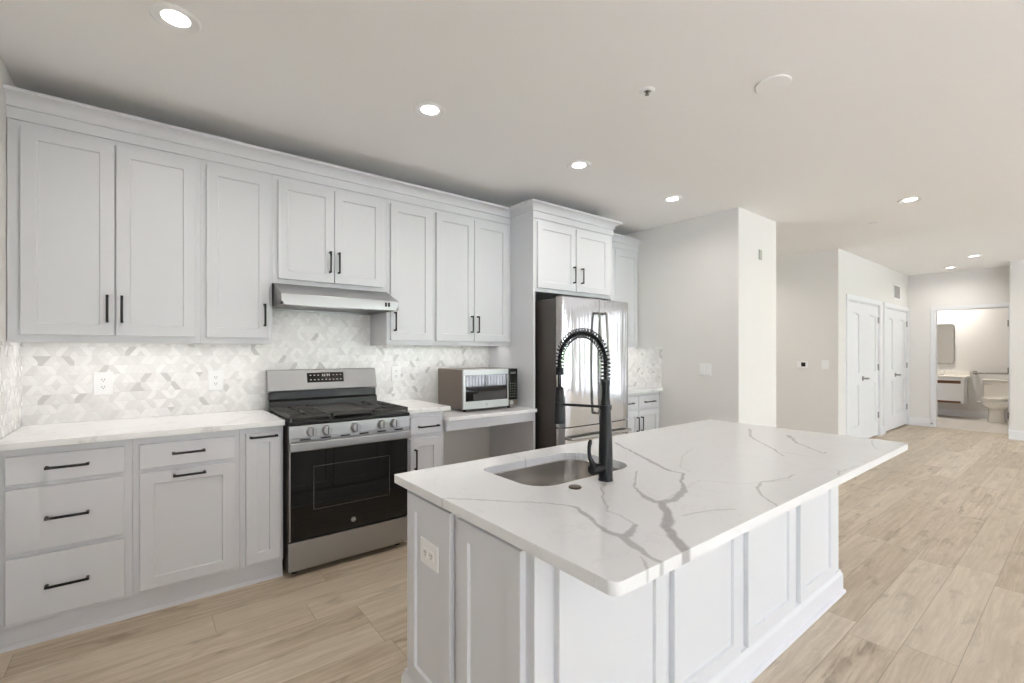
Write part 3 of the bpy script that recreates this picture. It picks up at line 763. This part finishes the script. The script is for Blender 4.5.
# ================================================================== refrigerator
def make_fridge():
    x0, x1, yb = 2.638, 3.548, 3.55; xc = (x0 + x1) / 2
    R = thing('refrigerator', 'stainless steel french-door refrigerator between tall white panels', 'refrigerator', (xc, 3.1, 0))
    m = MB(); m.box(x0 + .003, x1 - .003, 2.765, yb, .02, 1.765, .004); m.build('body', M['steel_dark'], R)
    for x in (x0 + .03, x1 - .10): MB().box(x, x + .07, 2.72, 2.80, 1.765, 1.785, .003).build('hinge_cover', M['grey_plastic'], R)
    for x in (x0 + .06, x1 - .06):
        for y in (2.83, yb - .06): MB().cyl((x, y, 0), (x, y, .03), .02, n=14).build('foot', M['rubber'], R)
    MB().box(x0 + .02, x1 - .02, 2.80, 2.82, .02, .07).build('kick_grille', M['dark'], R)
    def front(x):
        q = abs((x - xc) / ((x1 - x0) / 2)); return 2.690 + .016 * q ** 2 + .045 * max(0, (q - .86) / .14) ** 2.2
    def panel(a, b, z0, z1, name):
        n = 40; fr_ = [(a + (b - a) * k / n, front(a + (b - a) * k / n)) for k in range(n + 1)]
        pts = [(b, 2.762), (a, 2.762)] + fr_
        return MB().poly(pts, 'z', z0, z1, bevel=.003, seg=1).build(name, M['steel_v'], R, angle=40)
    for a, b, hx, s in ((x0, xc - .003, xc - .045, -1), (xc + .003, x1, xc + .045, 1)):
        d = panel(a, b, .708, 1.78, 'door')
        h = MB(); pts = []
        for k in range(17):
            q = k / 16; pts.append((hx, front(hx) - .038 - .022 * math.sin(math.pi * q), .80 + .86 * q))
        h.tube(pts, .0115, 12)
        for q in (0, -1): h.cyl((hx, front(hx) + .002, pts[q][2]), pts[q], .0125, n=12)
        h.build('handle', M['nickel'], d)
    f = panel(x0, x1, .075, .700, 'freezer_drawer')
    h = MB(); pts = []
    for k in range(25):
        q = k / 24; x = x0 + .07 + (x1 - x0 - .14) * q; pts.append((x, front(x) - .045 - .012 * math.sin(math.pi * q), .615))
    h.tube(pts, .0125, 12)
    for q in (0, -1): h.cyl((pts[q][0], front(pts[q][0]) + .004, .615), pts[q], .013, n=12)
    h.build('handle', M['steel'], f)
make_fridge()

# ================================================================== island
def make_island():
    x0, x1, y0, y1, zt = .782, 3.012, .897, 1.632, .831
    R = thing('kitchen_island', 'white panelled kitchen island base under the veined quartz top', 'island', ((x0 + x1) / 2, (y0 + y1) / 2, 0))
    m = MB(); t = .02
    m.box(x0, x1, y0, y0 + t, 0, zt, .001, 1).box(x0, x1, y1 - t, y1, 0, zt, .001, 1).box(x0, x0 + t, y0 + t, y1 - t, 0, zt).box(x1 - t, x1, y0 + t, y1 - t, 0, zt)
    m.box(x0 + t, x1 - t, y0 + t, y1 - t, .1, .12); m.build('carcass', M['paint'], R)
    for a, b in ((.851, 1.335), (1.383, 1.843), (1.906, 2.361), (2.432, 2.885)):      # applied panels on the seating side
        MB().shaker(FY(y0 - .0205), a, b, .137, .812, rec=.010).build('panel', M['paint'], R)
    for a, b in ((1.285, 1.590), (.930, 1.240)):                                        # applied panels on the near end
        MB().shaker(FX(x0 - .0205), -b, -a, .137, .812, rec=.010).build('panel', M['paint'], R)
    for a, b in ((.95, 1.335),):                                                        # far end
        MB().shaker(lambda u, v, d: (x1 + .0205 - d, u, v), a, b, .137, .812, rec=.010).build('panel', M['paint'], R)
    fb = lambda u, v, d: (-u, y1 + .0205 - d, v)                                        # doors on the range side
    for a, b in ((.83, 1.30), (1.31, 1.78), (1.84, 2.38), (2.43, 2.97)):
        d = MB().shaker(fb, -b, -a, .137, .812).build('door', M['paint'], R); pull(d, fb, (-(a + .04), .70), .14, True)
    prof = [(0, 0), (.028, 0), (.028, .010), (.025, .016), (.017, .020), (.017, .095), (.014, .105), (.010, .112), (.008, .124), (0, .126)]
    m = MB(); m.sweep([(x0, y0), (x1, y0), (x1, y1), (x0, y1)], prof, closed=True); m.build('base_moulding', M['paint'], R)
    return R
make_island()

# --- quartz top with its vein drawing held as a vertex attribute (a fixed stone pattern)
VEINS = [
    (0.85, [(1.892, 1.544, 0.0072), (1.801, 1.379, 0.0072), (1.667, 1.145, 0.0116), (1.618, 1.042, 0.0055), (1.626, 0.992, 0.0054), (1.51, 0.932, 0.0051), (1.413, 0.862, 0.0112), (1.308, 0.836, 0.0129), (1.26, 0.847, 0.0132)]),
    (0.85, [(1.516, 1.122, 0.0031), (1.336, 1.006, 0.0033), (1.28, 0.935, 0.0074), (1.248, 0.864, 0.0116), (1.26, 0.847, 0.0132)]),
    (1, [(1.26, 0.847, 0.0123), (1.212, 0.798, 0.0125), (1.139, 0.743, 0.0141), (1.094, 0.717, 0.0129), (1.046, 0.671, 0.0129), (1.019, 0.629, 0.0135), (0.992, 0.587, 0.0138), (0.986, 0.571, 0.0126)]),
    (0.8, [(0.748, 1.302, 0.0031), (0.827, 1.22, 0.0031), (0.905, 1.136, 0.0031), (0.974, 1.061, 0.0031), (1.007, 1.018, 0.0031), (1.013, 0.972, 0.0068), (0.984, 0.899, 0.0072), (0.96, 0.844, 0.0072), (0.944, 0.799, 0.0070), (0.951, 0.756, 0.0119), (0.932, 0.705, 0.0117), (0.912, 0.657, 0.0072), (0.904, 0.619, 0.0061), (0.901, 0.588, 0.0061)]),
    (0.85, [(1.042, 0.779, 0.0061), (1.002, 0.758, 0.0081), (0.959, 0.746, 0.0132)]),
    (0.6, [(1.042, 0.779, 0.0031), (1.064, 0.836, 0.0031), (1.07, 0.894, 0.0031), (1.122, 0.956, 0.0031), (1.238, 1.068, 0.0031)]),
    (0.6, [(0.889, 0.648, 0.0031), (0.855, 0.607, 0.0031), (0.841, 0.594, 0.0031)]),
    (0.75, [(2.875, 1.317, 0.0077), (2.602, 1.185, 0.0077), (2.487, 1.084, 0.0051), (2.372, 0.977, 0.0054), (2.246, 0.878, 0.0031)]),
    (0.5, [(2.335, 0.913, 0.0031), (2.327, 0.814, 0.0031)]),
    (0.75, [(2.812, 1.073, 0.0115), (2.63, 0.97, 0.0065), (2.533, 0.874, 0.0054), (2.436, 0.78, 0.0034), (2.489, 0.791, 0.0031)]),
    (0.7, [(1.943, 0.721, 0.0031), (1.868, 0.717, 0.0031), (1.741, 0.75, 0.0031), (1.646, 0.731, 0.0054), (1.561, 0.673, 0.0031), (1.509, 0.61, 0.0031)]),
    (0.65, [(1.376, 0.674, 0.0031), (1.32, 0.707, 0.0031), (1.253, 0.73, 0.0031), (1.205, 0.74, 0.0031)]),
    (0.6, [(2.15, 0.645, 0.0031), (2.068, 0.611, 0.0031)]),
    (0.5, [(2.293, 0.616, 0.0031), (2.114, 0.631, 0.0031)]),
    (0.5, [(3.016, 0.748, 0.0031), (2.83, 0.697, 0.0031), (2.758, 0.664, 0.0031)]),
    (0.35, [(2.061, 1.214, 0.0031), (1.858, 1.147, 0.0031), (1.705, 1.053, 0.0031), (1.668, 0.989, 0.0031)]),
    (0.5, [(1.317, 1.572, 0.0033), (1.247, 1.479, 0.0031), (1.186, 1.443, 0.0031)]),
    (0.35, [(1.311, 1.669, 0.0031), (1.294, 1.581, 0.0031)]),
    (0.3, [(1.285, 0.853, 0.0031), (1.587, 0.904, 0.0031), (1.651, 0.789, 0.0031), (1.845, 0.7, 0.0031)])]
def polyline_dist(X, Y, pts):
    best = np.full(X.shape, 9.0)
    for (ax, ay, aw), (bx, by, bw) in zip(pts[:-1], pts[1:]):
        dx, dy = bx - ax, by - ay; L = dx * dx + dy * dy + 1e-12
        t = np.clip(((X - ax) * dx + (Y - ay) * dy) / L, 0, 1)
        d = np.hypot(X - ax - t * dx, Y - ay - t * dy) / (aw + t * (bw - aw))
        best = np.minimum(best, d)
    return best
def wob(X, Y, f, s): return np.sin(X * f + 1.7 * np.sin(Y * f * .83 + s)) * np.cos(Y * f * 1.13 + 1.3 * np.sin(X * f * .71 + 2 * s))
def vein_value(X, Y):
    Xw = X + .004 * wob(X, Y, 38, 1) + .0014 * wob(X, Y, 97, 2) + .0012 * wob(X, Y, 260, 4)
    Yw = Y + .004 * wob(X, Y, 41, 3) + .0014 * wob(X, Y, 103, 5) + .0012 * wob(X, Y, 240, 6)
    out = np.zeros(X.shape)
    for strength, pts in VEINS:
        d = polyline_dist(Xw, Yw, pts); k = np.clip((1.35 - d) / .7, 0, 1)
        out = np.maximum(out, strength * k * k * (3 - 2 * k))
    return out
IX0, IX1, IY0, IY1, IZ0, IZ1 = .744, 3.060, .604, 1.670, .832, .862
SK = dict(x0=1.045, x1=1.590, y0=1.182, y1=1.536, r=(.10, .10, .11, .05))    # r: FL, FR, BR, BL
def rrect(x0, x1, y0, y1, r, n=10):
    P = []
    for (cx, cy), rr, a0 in zip(((x0, y0), (x1, y0), (x1, y1), (x0, y1)), r, (180, 270, 0, 90)):
        mx = cx + rr * (1 if cx == x0 else -1); my = cy + rr * (1 if cy == y0 else -1)
        for k in range(n + 1):
            a = math.radians(a0 + 90 * k / n); P.append((mx + rr * math.cos(a), my + rr * math.sin(a)))
    return P
def sd_rrect(X, Y, x0, x1, y0, y1, r):
    cx, cy = (x0 + x1) / 2, (y0 + y1) / 2; px, py = X - cx, Y - cy
    R = np.where(px < 0, np.where(py < 0, r[0], r[3]), np.where(py < 0, r[1], r[2]))
    qx, qy = np.abs(px) - (x1 - x0) / 2 + R, np.abs(py) - (y1 - y0) / 2 + R
    return np.minimum(np.maximum(qx, qy), 0) + np.hypot(np.maximum(qx, 0), np.maximum(qy, 0)) - R
def make_island_top():
    S = .0042; nx = int(round((IX1 - IX0) / S)); ny = int(round((IY1 - IY0) / S))
    gx, gy = np.meshgrid(np.linspace(IX0, IX1, nx + 1), np.linspace(IY0, IY1, ny + 1), indexing='ij')
    X, Y = gx.copy(), gy.copy()
    sd = lambda a, b: sd_rrect(a, b, SK['x0'], SK['x1'], SK['y0'], SK['y1'], SK['r'])
    rc = (.024, .024, .02, .008)
    so = lambda a, b: sd_rrect(a, b, IX0, IX1, IY0, IY1, rc)
    for fn, near in ((sd, .0026), (so, .02)):                       # pull the grid onto the outlines
        for it in range(3):
            d = fn(X, Y); e = 1e-4
            nxg = (fn(X + e, Y) - fn(X - e, Y)) / (2 * e); nyg = (fn(X, Y + e) - fn(X, Y - e)) / (2 * e)
            msk = (np.abs(d) < near) if fn is sd else (d > 0)
            X = np.where(msk, X - d * nxg, X); Y = np.where(msk, Y - d * nyg, Y)
    bm = bmesh.new(); lay = bm.verts.layers.float.new('vein')
    val = vein_value(X, Y); D = sd(X, Y)
    V = {}
    def vert(i, j):
        if (i, j) not in V:
            q = bm.verts.new((X[i, j], Y[i, j], IZ1)); q[lay] = val[i, j]; V[i, j] = q
        return V[i, j]
    for i in range(nx):
        for j in range(ny):
            if D[i, j] + D[i + 1, j] + D[i, j + 1] + D[i + 1, j + 1] < 0 and min(D[i, j], D[i + 1, j], D[i, j + 1], D[i + 1, j + 1]) < -1e-4: continue
            bm.faces.new((vert(i, j), vert(i + 1, j), vert(i + 1, j + 1), vert(i, j + 1)))
    bmesh.ops.dissolve_degenerate(bm, dist=2e-5, edges=bm.edges)
    top = list(bm.faces); bnd = [e for e in bm.edges if e.is_boundary]
    r = bmesh.ops.extrude_edge_only(bm, edges=bnd)
    nv = [q for q in r['geom'] if isinstance(q, bmesh.types.BMVert)]
    for q in nv: q.co.z = IZ0
    dup = bmesh.ops.duplicate(bm, geom=top)
    bot = [q for q in dup['geom'] if isinstance(q, bmesh.types.BMVert)]
    for q in bot: q.co.z = IZ0
    bmesh.ops.reverse_faces(bm, faces=[q for q in dup['geom'] if isinstance(q, bmesh.types.BMFace)])
    bmesh.ops.remove_doubles(bm, verts=nv + bot, dist=1e-5)
    bmesh.ops.recalc_face_normals(bm, faces=bm.faces)
    off = Vector(((IX0 + IX1) / 2, (IY0 + IY1) / 2, IZ0)); bmesh.ops.translate(bm, verts=bm.verts, vec=-off)
    me = bpy.data.meshes.new('island_countertop'); bm.to_mesh(me); bm.free()
    me.materials.append(M['island']); me.shade_smooth(); me.set_sharp_from_angle(angle=math.radians(40))
    o = bpy.data.objects.new('island_countertop', me); COL.objects.link(o); o.location = off
    tag(o, 'large white quartz island top with branching grey veins', 'countertop')
make_island_top()

def make_sink():
    S = thing('sink', 'undermount stainless steel sink bowl set in the island top', 'sink', ((SK['x0'] + SK['x1']) / 2, (SK['y0'] + SK['y1']) / 2, .66))
    def L(g, z): return [(x, y, z) for x, y in rrect(SK['x0'] - g, SK['x1'] + g, SK['y0'] - g, SK['y1'] + g, [max(q + g, .01) for q in SK['r']])]
    m = MB(); m.ring_loft([L(.022, .8295), L(.022, .8315), L(-.0008, .8315), L(-.003, .829), L(-.006, .72), L(-.012, .695), L(-.03, .683), L(-.06, .680)], cap0=False)
    o = m.build('bowl', M['sink'], S, angle=50)
    MB().lathe([(0, -.001), (.045, -.001), (.045, .0015), (.038, .003), (.034, .0008), (0, .0008)], (1.326, 1.40, .6805), n=28).build('drain', M['chrome'], S)
make_sink()

def make_faucet():
    cx, cy, z0 = 1.316, 1.116, IZ1; dd = .24
    F = thing('faucet', 'matte black spring-neck pull-down faucet standing on the island top', 'faucet', (cx, cy, z0))
    m = MB(); m.lathe([(0, 0), (.0265, 0), (.0265, .003), (.0255, .006), (.0248, .11), (.0215, .21), (.0175, .285), (.0165, .294), (.0150, .296), (.0150, .345), (.0165, .347), (.0165, .366), (0, .366)], (cx, cy, z0), n=36)
    m.build('column', M['faucet'], F, angle=40)
    # hose: up, over, down
    zA = 1.288; r = dd / 2; path = [(cx, cy, z0 + .36)]
    for k in range(0, 33):
        a = math.pi * k / 32; path.append((cx, cy + r - r * math.cos(a), zA + (r - .006) * math.sin(a)))
    path += [(cx, cy + dd, 1.262), (cx, cy + dd, 1.18)]
    m = MB(); m.tube(path, .0078, 12); ho = m.build('hose', M['faucet'], F)
    # coil spring following the hose
    P = [Vector(p) for p in path[:-1]]; seg = [0]
    for a, b in zip(P[:-1], P[1:]): seg.append(seg[-1] + (b - a).length)
    tot = seg[-1]; turns = int(tot / .0132); ppt = 10; C = []
    for k in range(turns * ppt + 1):
        s = tot * k / (turns * ppt); i = min(max(np.searchsorted(seg, s) - 1, 0), len(P) - 2)
        q = (s - seg[i]) / (seg[i + 1] - seg[i]); p = P[i].lerp(P[i + 1], q); t = (P[i + 1] - P[i]).normalized()
        e = Vector((1, 0, 0)); f_ = t.cross(e); a = 2 * math.pi * k / ppt
        C.append(p + (e * math.cos(a) + f_ * math.sin(a)) * .0178)
    m = MB(); m.tube(C, .0023, 6); m.build('spring', M['faucet'], F, angle=80)
    # spray head with collar
    hx, hy = cx, cy + dd
    m = MB(); m.lathe([(0, 0), (.021, 0), (.0228, .003), (.0228, .012), (.0205, .06), (.0160, .142), (.0125, .147), (.0085, .147), (0, .147)], (hx, hy, 1.040), n=28)
    sh = m.build('spray_head', M['faucet'], F, angle=40)
    MB().lathe([(0, 0), (.0150, 0), (.0165, .003), (.0165, .026), (.0150, .030), (0, .030)], (hx, hy, 1.236), n=24).build('spring_collar', M['faucet'], F)
    m = MB(); m.tube([(cx, cy + .012, 1.128), (hx, hy - .02, 1.118)], .0052, 12)
    m.lathe([(.0178, -.008), (.0215, -.008), (.0215, .008), (.0178, .008)], (hx, hy, 1.117), n=28)
    m.lathe([(.0190, -.008), (.0225, -.008), (.0225, .008), (.0190, .008)], (cx, cy, 1.128), n=28)
    m.build('docking_arm', M['faucet'], F)
    # side lever
    m = MB(); zc = .911
    m.cyl((cx - .018, cy, zc), (cx - .048, cy, zc), .0165, n=24).lathe([(0, -.030), (.0165, -.030), (.0185, -.027), (.0185, -.002), (.0165, 0), (0, 0)], (cx - .046, cy, zc), 'x', 28)
    pts = [(-.062, 0, .004), (-.067, .004, .022), (-.072, .010, .040), (-.073, .014, .060), (-.069, .017, .078), (-.064, .018, .092), (-.060, .018, .102)]
    m.tube([(cx + a, cy + b, zc + c) for a, b, c in pts], [.0125, .0105, .0078, .0066, .0068, .0078, .0050], 12)
    m.build('lever', M['faucet'], F)
make_faucet()
tag(MB().lathe([(0, 0), (.021, 0), (.0225, .002), (.0225, .004), (.020, .006), (0, .0065)], (1.160, 1.119, IZ1), n=28).build('hole_cover', plain('bronze_cap', (.10, .075, .055), .35, .7)),
    'small dark bronze round cap in the island top in front of the sink', 'cap')

# ================================================================== electrical fittings
def outlet(label, fn, c, w, h, kind='duplex', horizontal=False, group='wall plates', name='outlet', cat='outlet'):
    u, v = c; p = fn(u, v, 0)
    R = thing(name, label, cat, p, group)
    m = MB(); m.shaker(lambda a, b, d: fn(a, b, d - .006), u - w / 2, u + w / 2, v - h / 2, v + h / 2, t=.006, flat=True); m.build('cover_plate', M['plastic'], R)
    def rect(mm, a0, a1, b0, b1, d0, d1):
        P = [fn(a, b, d) for a in (a0, a1) for b in (b0, b1) for d in (d0, d1)]
        lo = [min(q[i] for q in P) for i in range(3)]; hi = [max(q[i] for q in P) for i in range(3)]
        mm.box(lo[0], hi[0], lo[1], hi[1], lo[2], hi[2])
    if kind == 'duplex':
        cols = [0] if w < .1 or horizontal else [-.023, .023]
        for cu in cols:
            for s in (-1, 1):
                du, dv = (s * .021, 0) if horizontal else (0, s * .021)
                so = MB(); rect(so, u + cu + du - .016, u + cu + du + .016, v + dv - .0165, v + dv + .0165, -.0075, -.0055); o = so.build('socket', M['plastic'], R)
                sl = MB()
                for q in (-.006, .006): rect(sl, u + cu + du + q - .0013, u + cu + du + q + .0013, v + dv - .001, v + dv + .008, -.0082, -.0070)
                rect(sl, u + cu + du - .0022, u + cu + du + .0022, v + dv - .009, v + dv - .005, -.0082, -.0070)
                sl.build('slot', M['slot'], o)
    else:
        n = max(1, int(round(w / .075)))
        for k in range(n):
            cu = (k - (n - 1) / 2) * .046
            so = MB(); rect(so, u + cu - .016, u + cu + .016, v - .033, v + .033, -.0095, -.0055); so.build('rocker', M['plastic'], R)
    return R
FT = FY(YW)
outlet('double white outlet on the backsplash nearest the left wall', FT, (-.190, 1.143), .086, .132)
outlet('single white outlet on the backsplash just left of the range', FT, (.364, 1.139), .086, .128)
outlet('white outlet on the backsplash between range and microwave', FT, (1.622, 1.146), .078, .118)
outlet('white outlet plate on the near end of the island', FX(.772), (-1.434, .631), .122, .086, horizontal=True)
FXP = lambda u, v, d: (XS + d, -u, v)
outlet('double white light switch on the side wall right of the refrigerator', FXP, (-2.462, 1.146), .118, .118, 'rocker', name='light_switch', cat='switch')
FX2 = lambda u, v, d: (7.25 + d, -u, v)
outlet('white light switch right of the thermostat on the passage wall', FX2, (-2.313, 1.150), .085, .118, 'rocker', name='light_switch', cat='switch')
T = thing('thermostat', 'white wall thermostat with small dark screen on the passage wall', 'thermostat', (7.25, 2.592, 1.146))
MB().box(7.225, 7.25, 2.527, 2.657, 1.100, 1.192, .006, 3).build('case', M['plastic'], T)
MB().box(7.2235, 7.226, 2.545, 2.60, 1.118, 1.176, .001).build('screen', M['screen'], T)
tag(MB().box(4.845, 4.905, 2.121, 2.129, 2.255, 2.355, .002).build('door_chime', M['grey_plastic']), 'small grey plate high on the end of the projecting wall', 'plate')
# air vent above the far closet doors
V = thing('air_vent', 'grey louvred air vent high above the closet doors', 'vent', (10.1, 2.161, 2.22))
m = MB()
for q in ((9.90, 10.32, 2.215, 2.24), (9.90, 10.32, 2.445, 2.47), (9.90, 9.925, 2.24, 2.445), (10.295, 10.32, 2.24, 2.445)): m.box(q[0], q[1], 2.150, 2.161, q[2], q[3], .002, 1)
m.build('frame', M['plastic'], V)
m = MB(); m.box(9.925, 10.295, 2.1595, 2.1605, 2.24, 2.445)
for k in range(16): m.box(9.93 + k * .0232, 9.936 + k * .0232, 2.151, 2.160, 2.241, 2.444)
m.build('louvre', M['grey_plastic'], V)

# ================================================================== ceiling fittings
def downlight(x, y, label, energy=LAMP_W, r=.09):
    R = thing('recessed_light', label, 'ceiling light', (x, y, ZC), 'recessed ceiling lights')
    MB().lathe([(r * .55, -.001), (r * .76, -.007), (r * .90, -.009), (r, -.004), (r, 0), (r * .55, 0)], (x, y, ZC), n=36).build('trim_ring', M['plastic'], R)
    MB().lathe([(0, -.003), (r * .55, -.003), (r * .55, -.0005), (0, -.0005)], (x, y, ZC), n=32).build('lens', M['lens'], R)
    ld = bpy.data.lights.new('recessed_light_beam', 'AREA'); ld.shape = 'DISK'; ld.size = .11; ld.energy = energy; ld.color = (1, .955, .89); ld.spread = math.radians(150)
    lo = bpy.data.objects.new('recessed_light_beam', ld); COL.objects.link(lo); lo.location = (x, y, ZC - .012)
LX = [((.10, 2.36), 'recessed ceiling light nearest the left wall above the drawers'), ((1.27, 2.36), 'recessed ceiling light in front of the range'),
      ((2.51, 2.38), 'recessed ceiling light in front of the microwave and refrigerator'), ((3.725, 2.385), 'recessed ceiling light nearest the projecting wall'),
      ((5.43, 1.064), 'recessed ceiling light alone beyond the far end of the island'), ((9.365, 1.124), 'nearer of two recessed lights in front of the bathroom'),
      ((10.343, 1.522), 'farther of two recessed lights in front of the bathroom')]
for (x, y), lb in LX: downlight(x, y, lb)
downlight(6.25, 3.3, 'added unseen ceiling light in the side passage behind the projecting wall', 9)  # hidden lamp added to brighten the passage wall
downlight(12.72, 1.98, 'recessed light in the bathroom above the vanity', 24)
# fire sprinkler with its escutcheon, round cover plate, flush sprinkler cap
S_ = thing('fire_sprinkler', 'small white ceiling sprinkler head with metal deflector', 'sprinkler', (2.072, 1.477, ZC))
MB().lathe([(.020, -.001), (.022, -.009), (.034, -.008), (.040, -.003), (.040, 0), (.020, 0)], (2.072, 1.477, ZC), n=32).build('escutcheon', M['plastic'], S_)
MB().lathe([(0, -.0012), (.0205, -.0012), (.0205, -.0002), (0, -.0002)], (2.072, 1.477, ZC), n=24).build('recess', M['grey_plastic'], S_)
m = MB(); c = (2.072, 1.477, ZC)
m.cyl((c[0] - .009, c[1], ZC - .001), (c[0] - .007, c[1], ZC - .022), .002, n=8).cyl((c[0] + .009, c[1], ZC - .001), (c[0] + .007, c[1], ZC - .022), .002, n=8).cyl((c[0], c[1], ZC - .001), (c[0], c[1], ZC - .02), .0035, n=10)
m.lathe([(0, -.024), (.011, -.024), (.011, -.0215), (0, -.0215)], c, n=18); m.build('deflector', M['nickel'], S_)
c = (2.529, 1.04, ZC)
K = thing('ceiling_cover_plate', 'large round white blank cover plate on the ceiling', 'cover plate', c)
MB().lathe([(0, -.010), (.076, -.010), (.083, -.006), (.083, 0), (0, 0)], c, n=40).build('plate', M['ceiling'], K)
for s in (-1, 1): MB().lathe([(0, -.012), (.005, -.012), (.006, -.010), (0, -.009)], (c[0] + s * .05, c[1] - s * .02, ZC), n=12).build('screw', M['plastic'], K)
tag(MB().lathe([(0, -.008), (.034, -.008), (.038, -.005), (.038, 0), (0, 0)], (6.109, 1.505, ZC), n=32).build('sprinkler_cap', M['plastic']), 'small flush round sprinkler cap on the ceiling before the hall', 'sprinkler')

# ================================================================== bathroom
def make_vanity():
    V = thing('bathroom_vanity', 'wall-hung cream bathroom vanity with brown open gap under its top', 'vanity', (12.8, 2.1, .30))
    m = MB(); m.box(12.56, 13.048, 1.615, 2.60, .80, .837, .006); tp = m.build('top', M['porcelain'], V)
    m = MB(); m.lathe([(.14, .0005), (.15, .0005), (.15, .003), (.145, .004), (.14, .003)], (12.80, 2.12, .837), n=32); m.build('basin_rim', M['porcelain'], tp)
    MB().box(12.60, 13.04, 1.655, 1.70, .30, .80, .002).build('side_panel', M['trim'], V)
    MB().box(12.60, 13.04, 2.52, 2.565, .30, .80, .002).build('side_panel', M['trim'], V)
    MB().box(12.60, 12.62, 1.70, 2.52, .345, .69, .002).build('front_panel', M['trim'], V)
    MB().box(12.60, 12.62, 1.70, 2.52, .748, .80, .001).build('rail', M['trim'], V)
    MB().box(12.64, 12.66, 1.70, 2.52, .32, .80).box(12.62, 13.03, 1.70, 2.52, .305, .32).build('back_board', M['walnut'], V)
make_vanity()
tag(MB().box(13.03, 13.048, 1.615, 2.60, .8375, .93, .003).build('vanity_backsplash', M['porcelain']), 'low cream backsplash strip standing on the bathroom vanity top', 'backsplash')
F = thing('vanity_faucet', 'small chrome faucet standing on the bathroom vanity', 'faucet', (12.94, 2.0, .837))
MB().lathe([(0, 0), (.022, 0), (.02, .01), (.015, .02), (.014, .10), (0, .105)], (12.94, 2.0, .837), n=18).tube([(12.94, 2.0, .915), (12.88, 2.0, .94), (12.82, 2.0, .925)], .011, 10).build('spout', M['chrome'], F)
MB().tube([(12.94, 2.0, .94), (12.945, 1.985, .965), (12.95, 1.94, .985)], .007, 8).build('lever', M['chrome'], F)
Mi = thing('bathroom_mirror', 'tall rounded bathroom mirror above the vanity', 'mirror', (13.05, 2.11, 1.07))
def rr(y0, y1, z0, z1, r, x): return [(x, p[0], p[1]) for p in rrect(y0, y1, z0, z1, (r,) * 4)]
m = MB(); m.ring_loft([rr(1.852, 2.36, 1.07, 1.895, .05, 13.049), rr(1.852, 2.36, 1.07, 1.895, .05, 13.03), rr(1.854, 2.358, 1.072, 1.893, .048, 13.026), rr(1.860, 2.352, 1.078, 1.887, .043, 13.026), rr(1.860, 2.352, 1.078, 1.887, .043, 13.03)], cap1=False)
m.build('frame', M['nickel'], Mi)
MB().ring_loft([rr(1.8595, 2.3525, 1.0775, 1.8875, .043, 13.04), rr(1.8595, 2.3525, 1.0775, 1.8875, .043, 13.0285)]).build('glass', M['mirror'], Mi)
G = thing('grab_bar', 'horizontal steel grab bar on the wall behind the toilet', 'grab bar', (12.99, 1.2, .9))
MB().tube([(13.045, 1.545, .902), (13.0, 1.545, .902), (12.985, 1.53, .902), (12.985, .82, .902), (13.0, .805, .902), (13.045, .805, .902)], .018, 12).build('bar', M['nickel'], G)
for y in (1.545, .805): MB().cyl((13.049, y, .902), (13.038, y, .902), .04, n=24).build('flange', M['nickel'], G)

def make_toilet():
    cy = 1.215; T = thing('toilet', 'cream white toilet with tank against the bathroom wall', 'toilet', (12.75, cy, 0))
    def ell(xc, rx, ry, z, n=36, sq=2.0):
        L = []
        for k in range(n):
            a = 2 * math.pi * k / n; c, s = math.cos(a), math.sin(a)
            L.append((xc + rx * math.copysign(abs(c) ** (2 / sq), c), cy + ry * math.copysign(abs(s) ** (2 / sq), s), z))
        return L
    m = MB(); m.ring_loft([ell(12.68, .27, .120, .002, sq=2.6), ell(12.68, .265, .115, .03, sq=2.6), ell(12.69, .235, .105, .15, sq=2.4), ell(12.68, .24, .112, .235), ell(12.65, .28, .140, .262), ell(12.62, .32, .178, .295), ell(12.60, .342, .194, .335), ell(12.60, .348, .197, .385), ell(12.60, .348, .195, .405), ell(12.60, .335, .185, .412)])
    m.build('bowl', M['porcelain'], T, angle=60)
    m = MB(); m.ring_loft([ell(12.59, .345, .192, .413), ell(12.59, .35, .197, .419), ell(12.59, .35, .197, .430), ell(12.59, .342, .189, .436)]); m.build('seat', M['porcelain'], T, angle=60)
    m = MB(); m.ring_loft([ell(12.59, .343, .190, .437), ell(12.59, .348, .195, .442), ell(12.59, .345, .192, .452), ell(12.59, .31, .16, .459)]); m.build('seat_lid', M['porcelain'], T, angle=60)
    m = MB(); m.poly([(12.84, cy - .195), (13.04, cy - .205), (13.04, cy + .205), (12.84, cy + .195)], 'z', .41, .745, bevel=.018, seg=3).build('tank', M['porcelain'], T)
    MB().box(12.825, 13.045, cy - .215, cy + .215, .746, .785, .012, 3).build('tank_lid', M['porcelain'], T)
    MB().cyl((12.838, cy + .15, .70), (12.815, cy + .15, .70), .012, n=12).tube([(12.815, cy + .15, .70), (12.812, cy + .11, .698), (12.812, cy + .07, .694)], .007, 8).build('flush_lever', M['chrome'], T)
make_toilet()
tp = thing('toilet_paper_holder', 'small chrome paper holder on the wall left of the toilet', 'paper holder', (12.99, 1.47, .30))
tp_m = MB(); tp_m.cyl((13.049, 1.5, .33), (12.96, 1.5, .33), .009, n=10).cyl((12.96, 1.515, .33), (12.96, 1.43, .33), .012, n=12).cyl((13.049, 1.5, .33), (13.04, 1.5, .33), .022, n=16); tp_m.build('bracket', M['chrome'], tp)
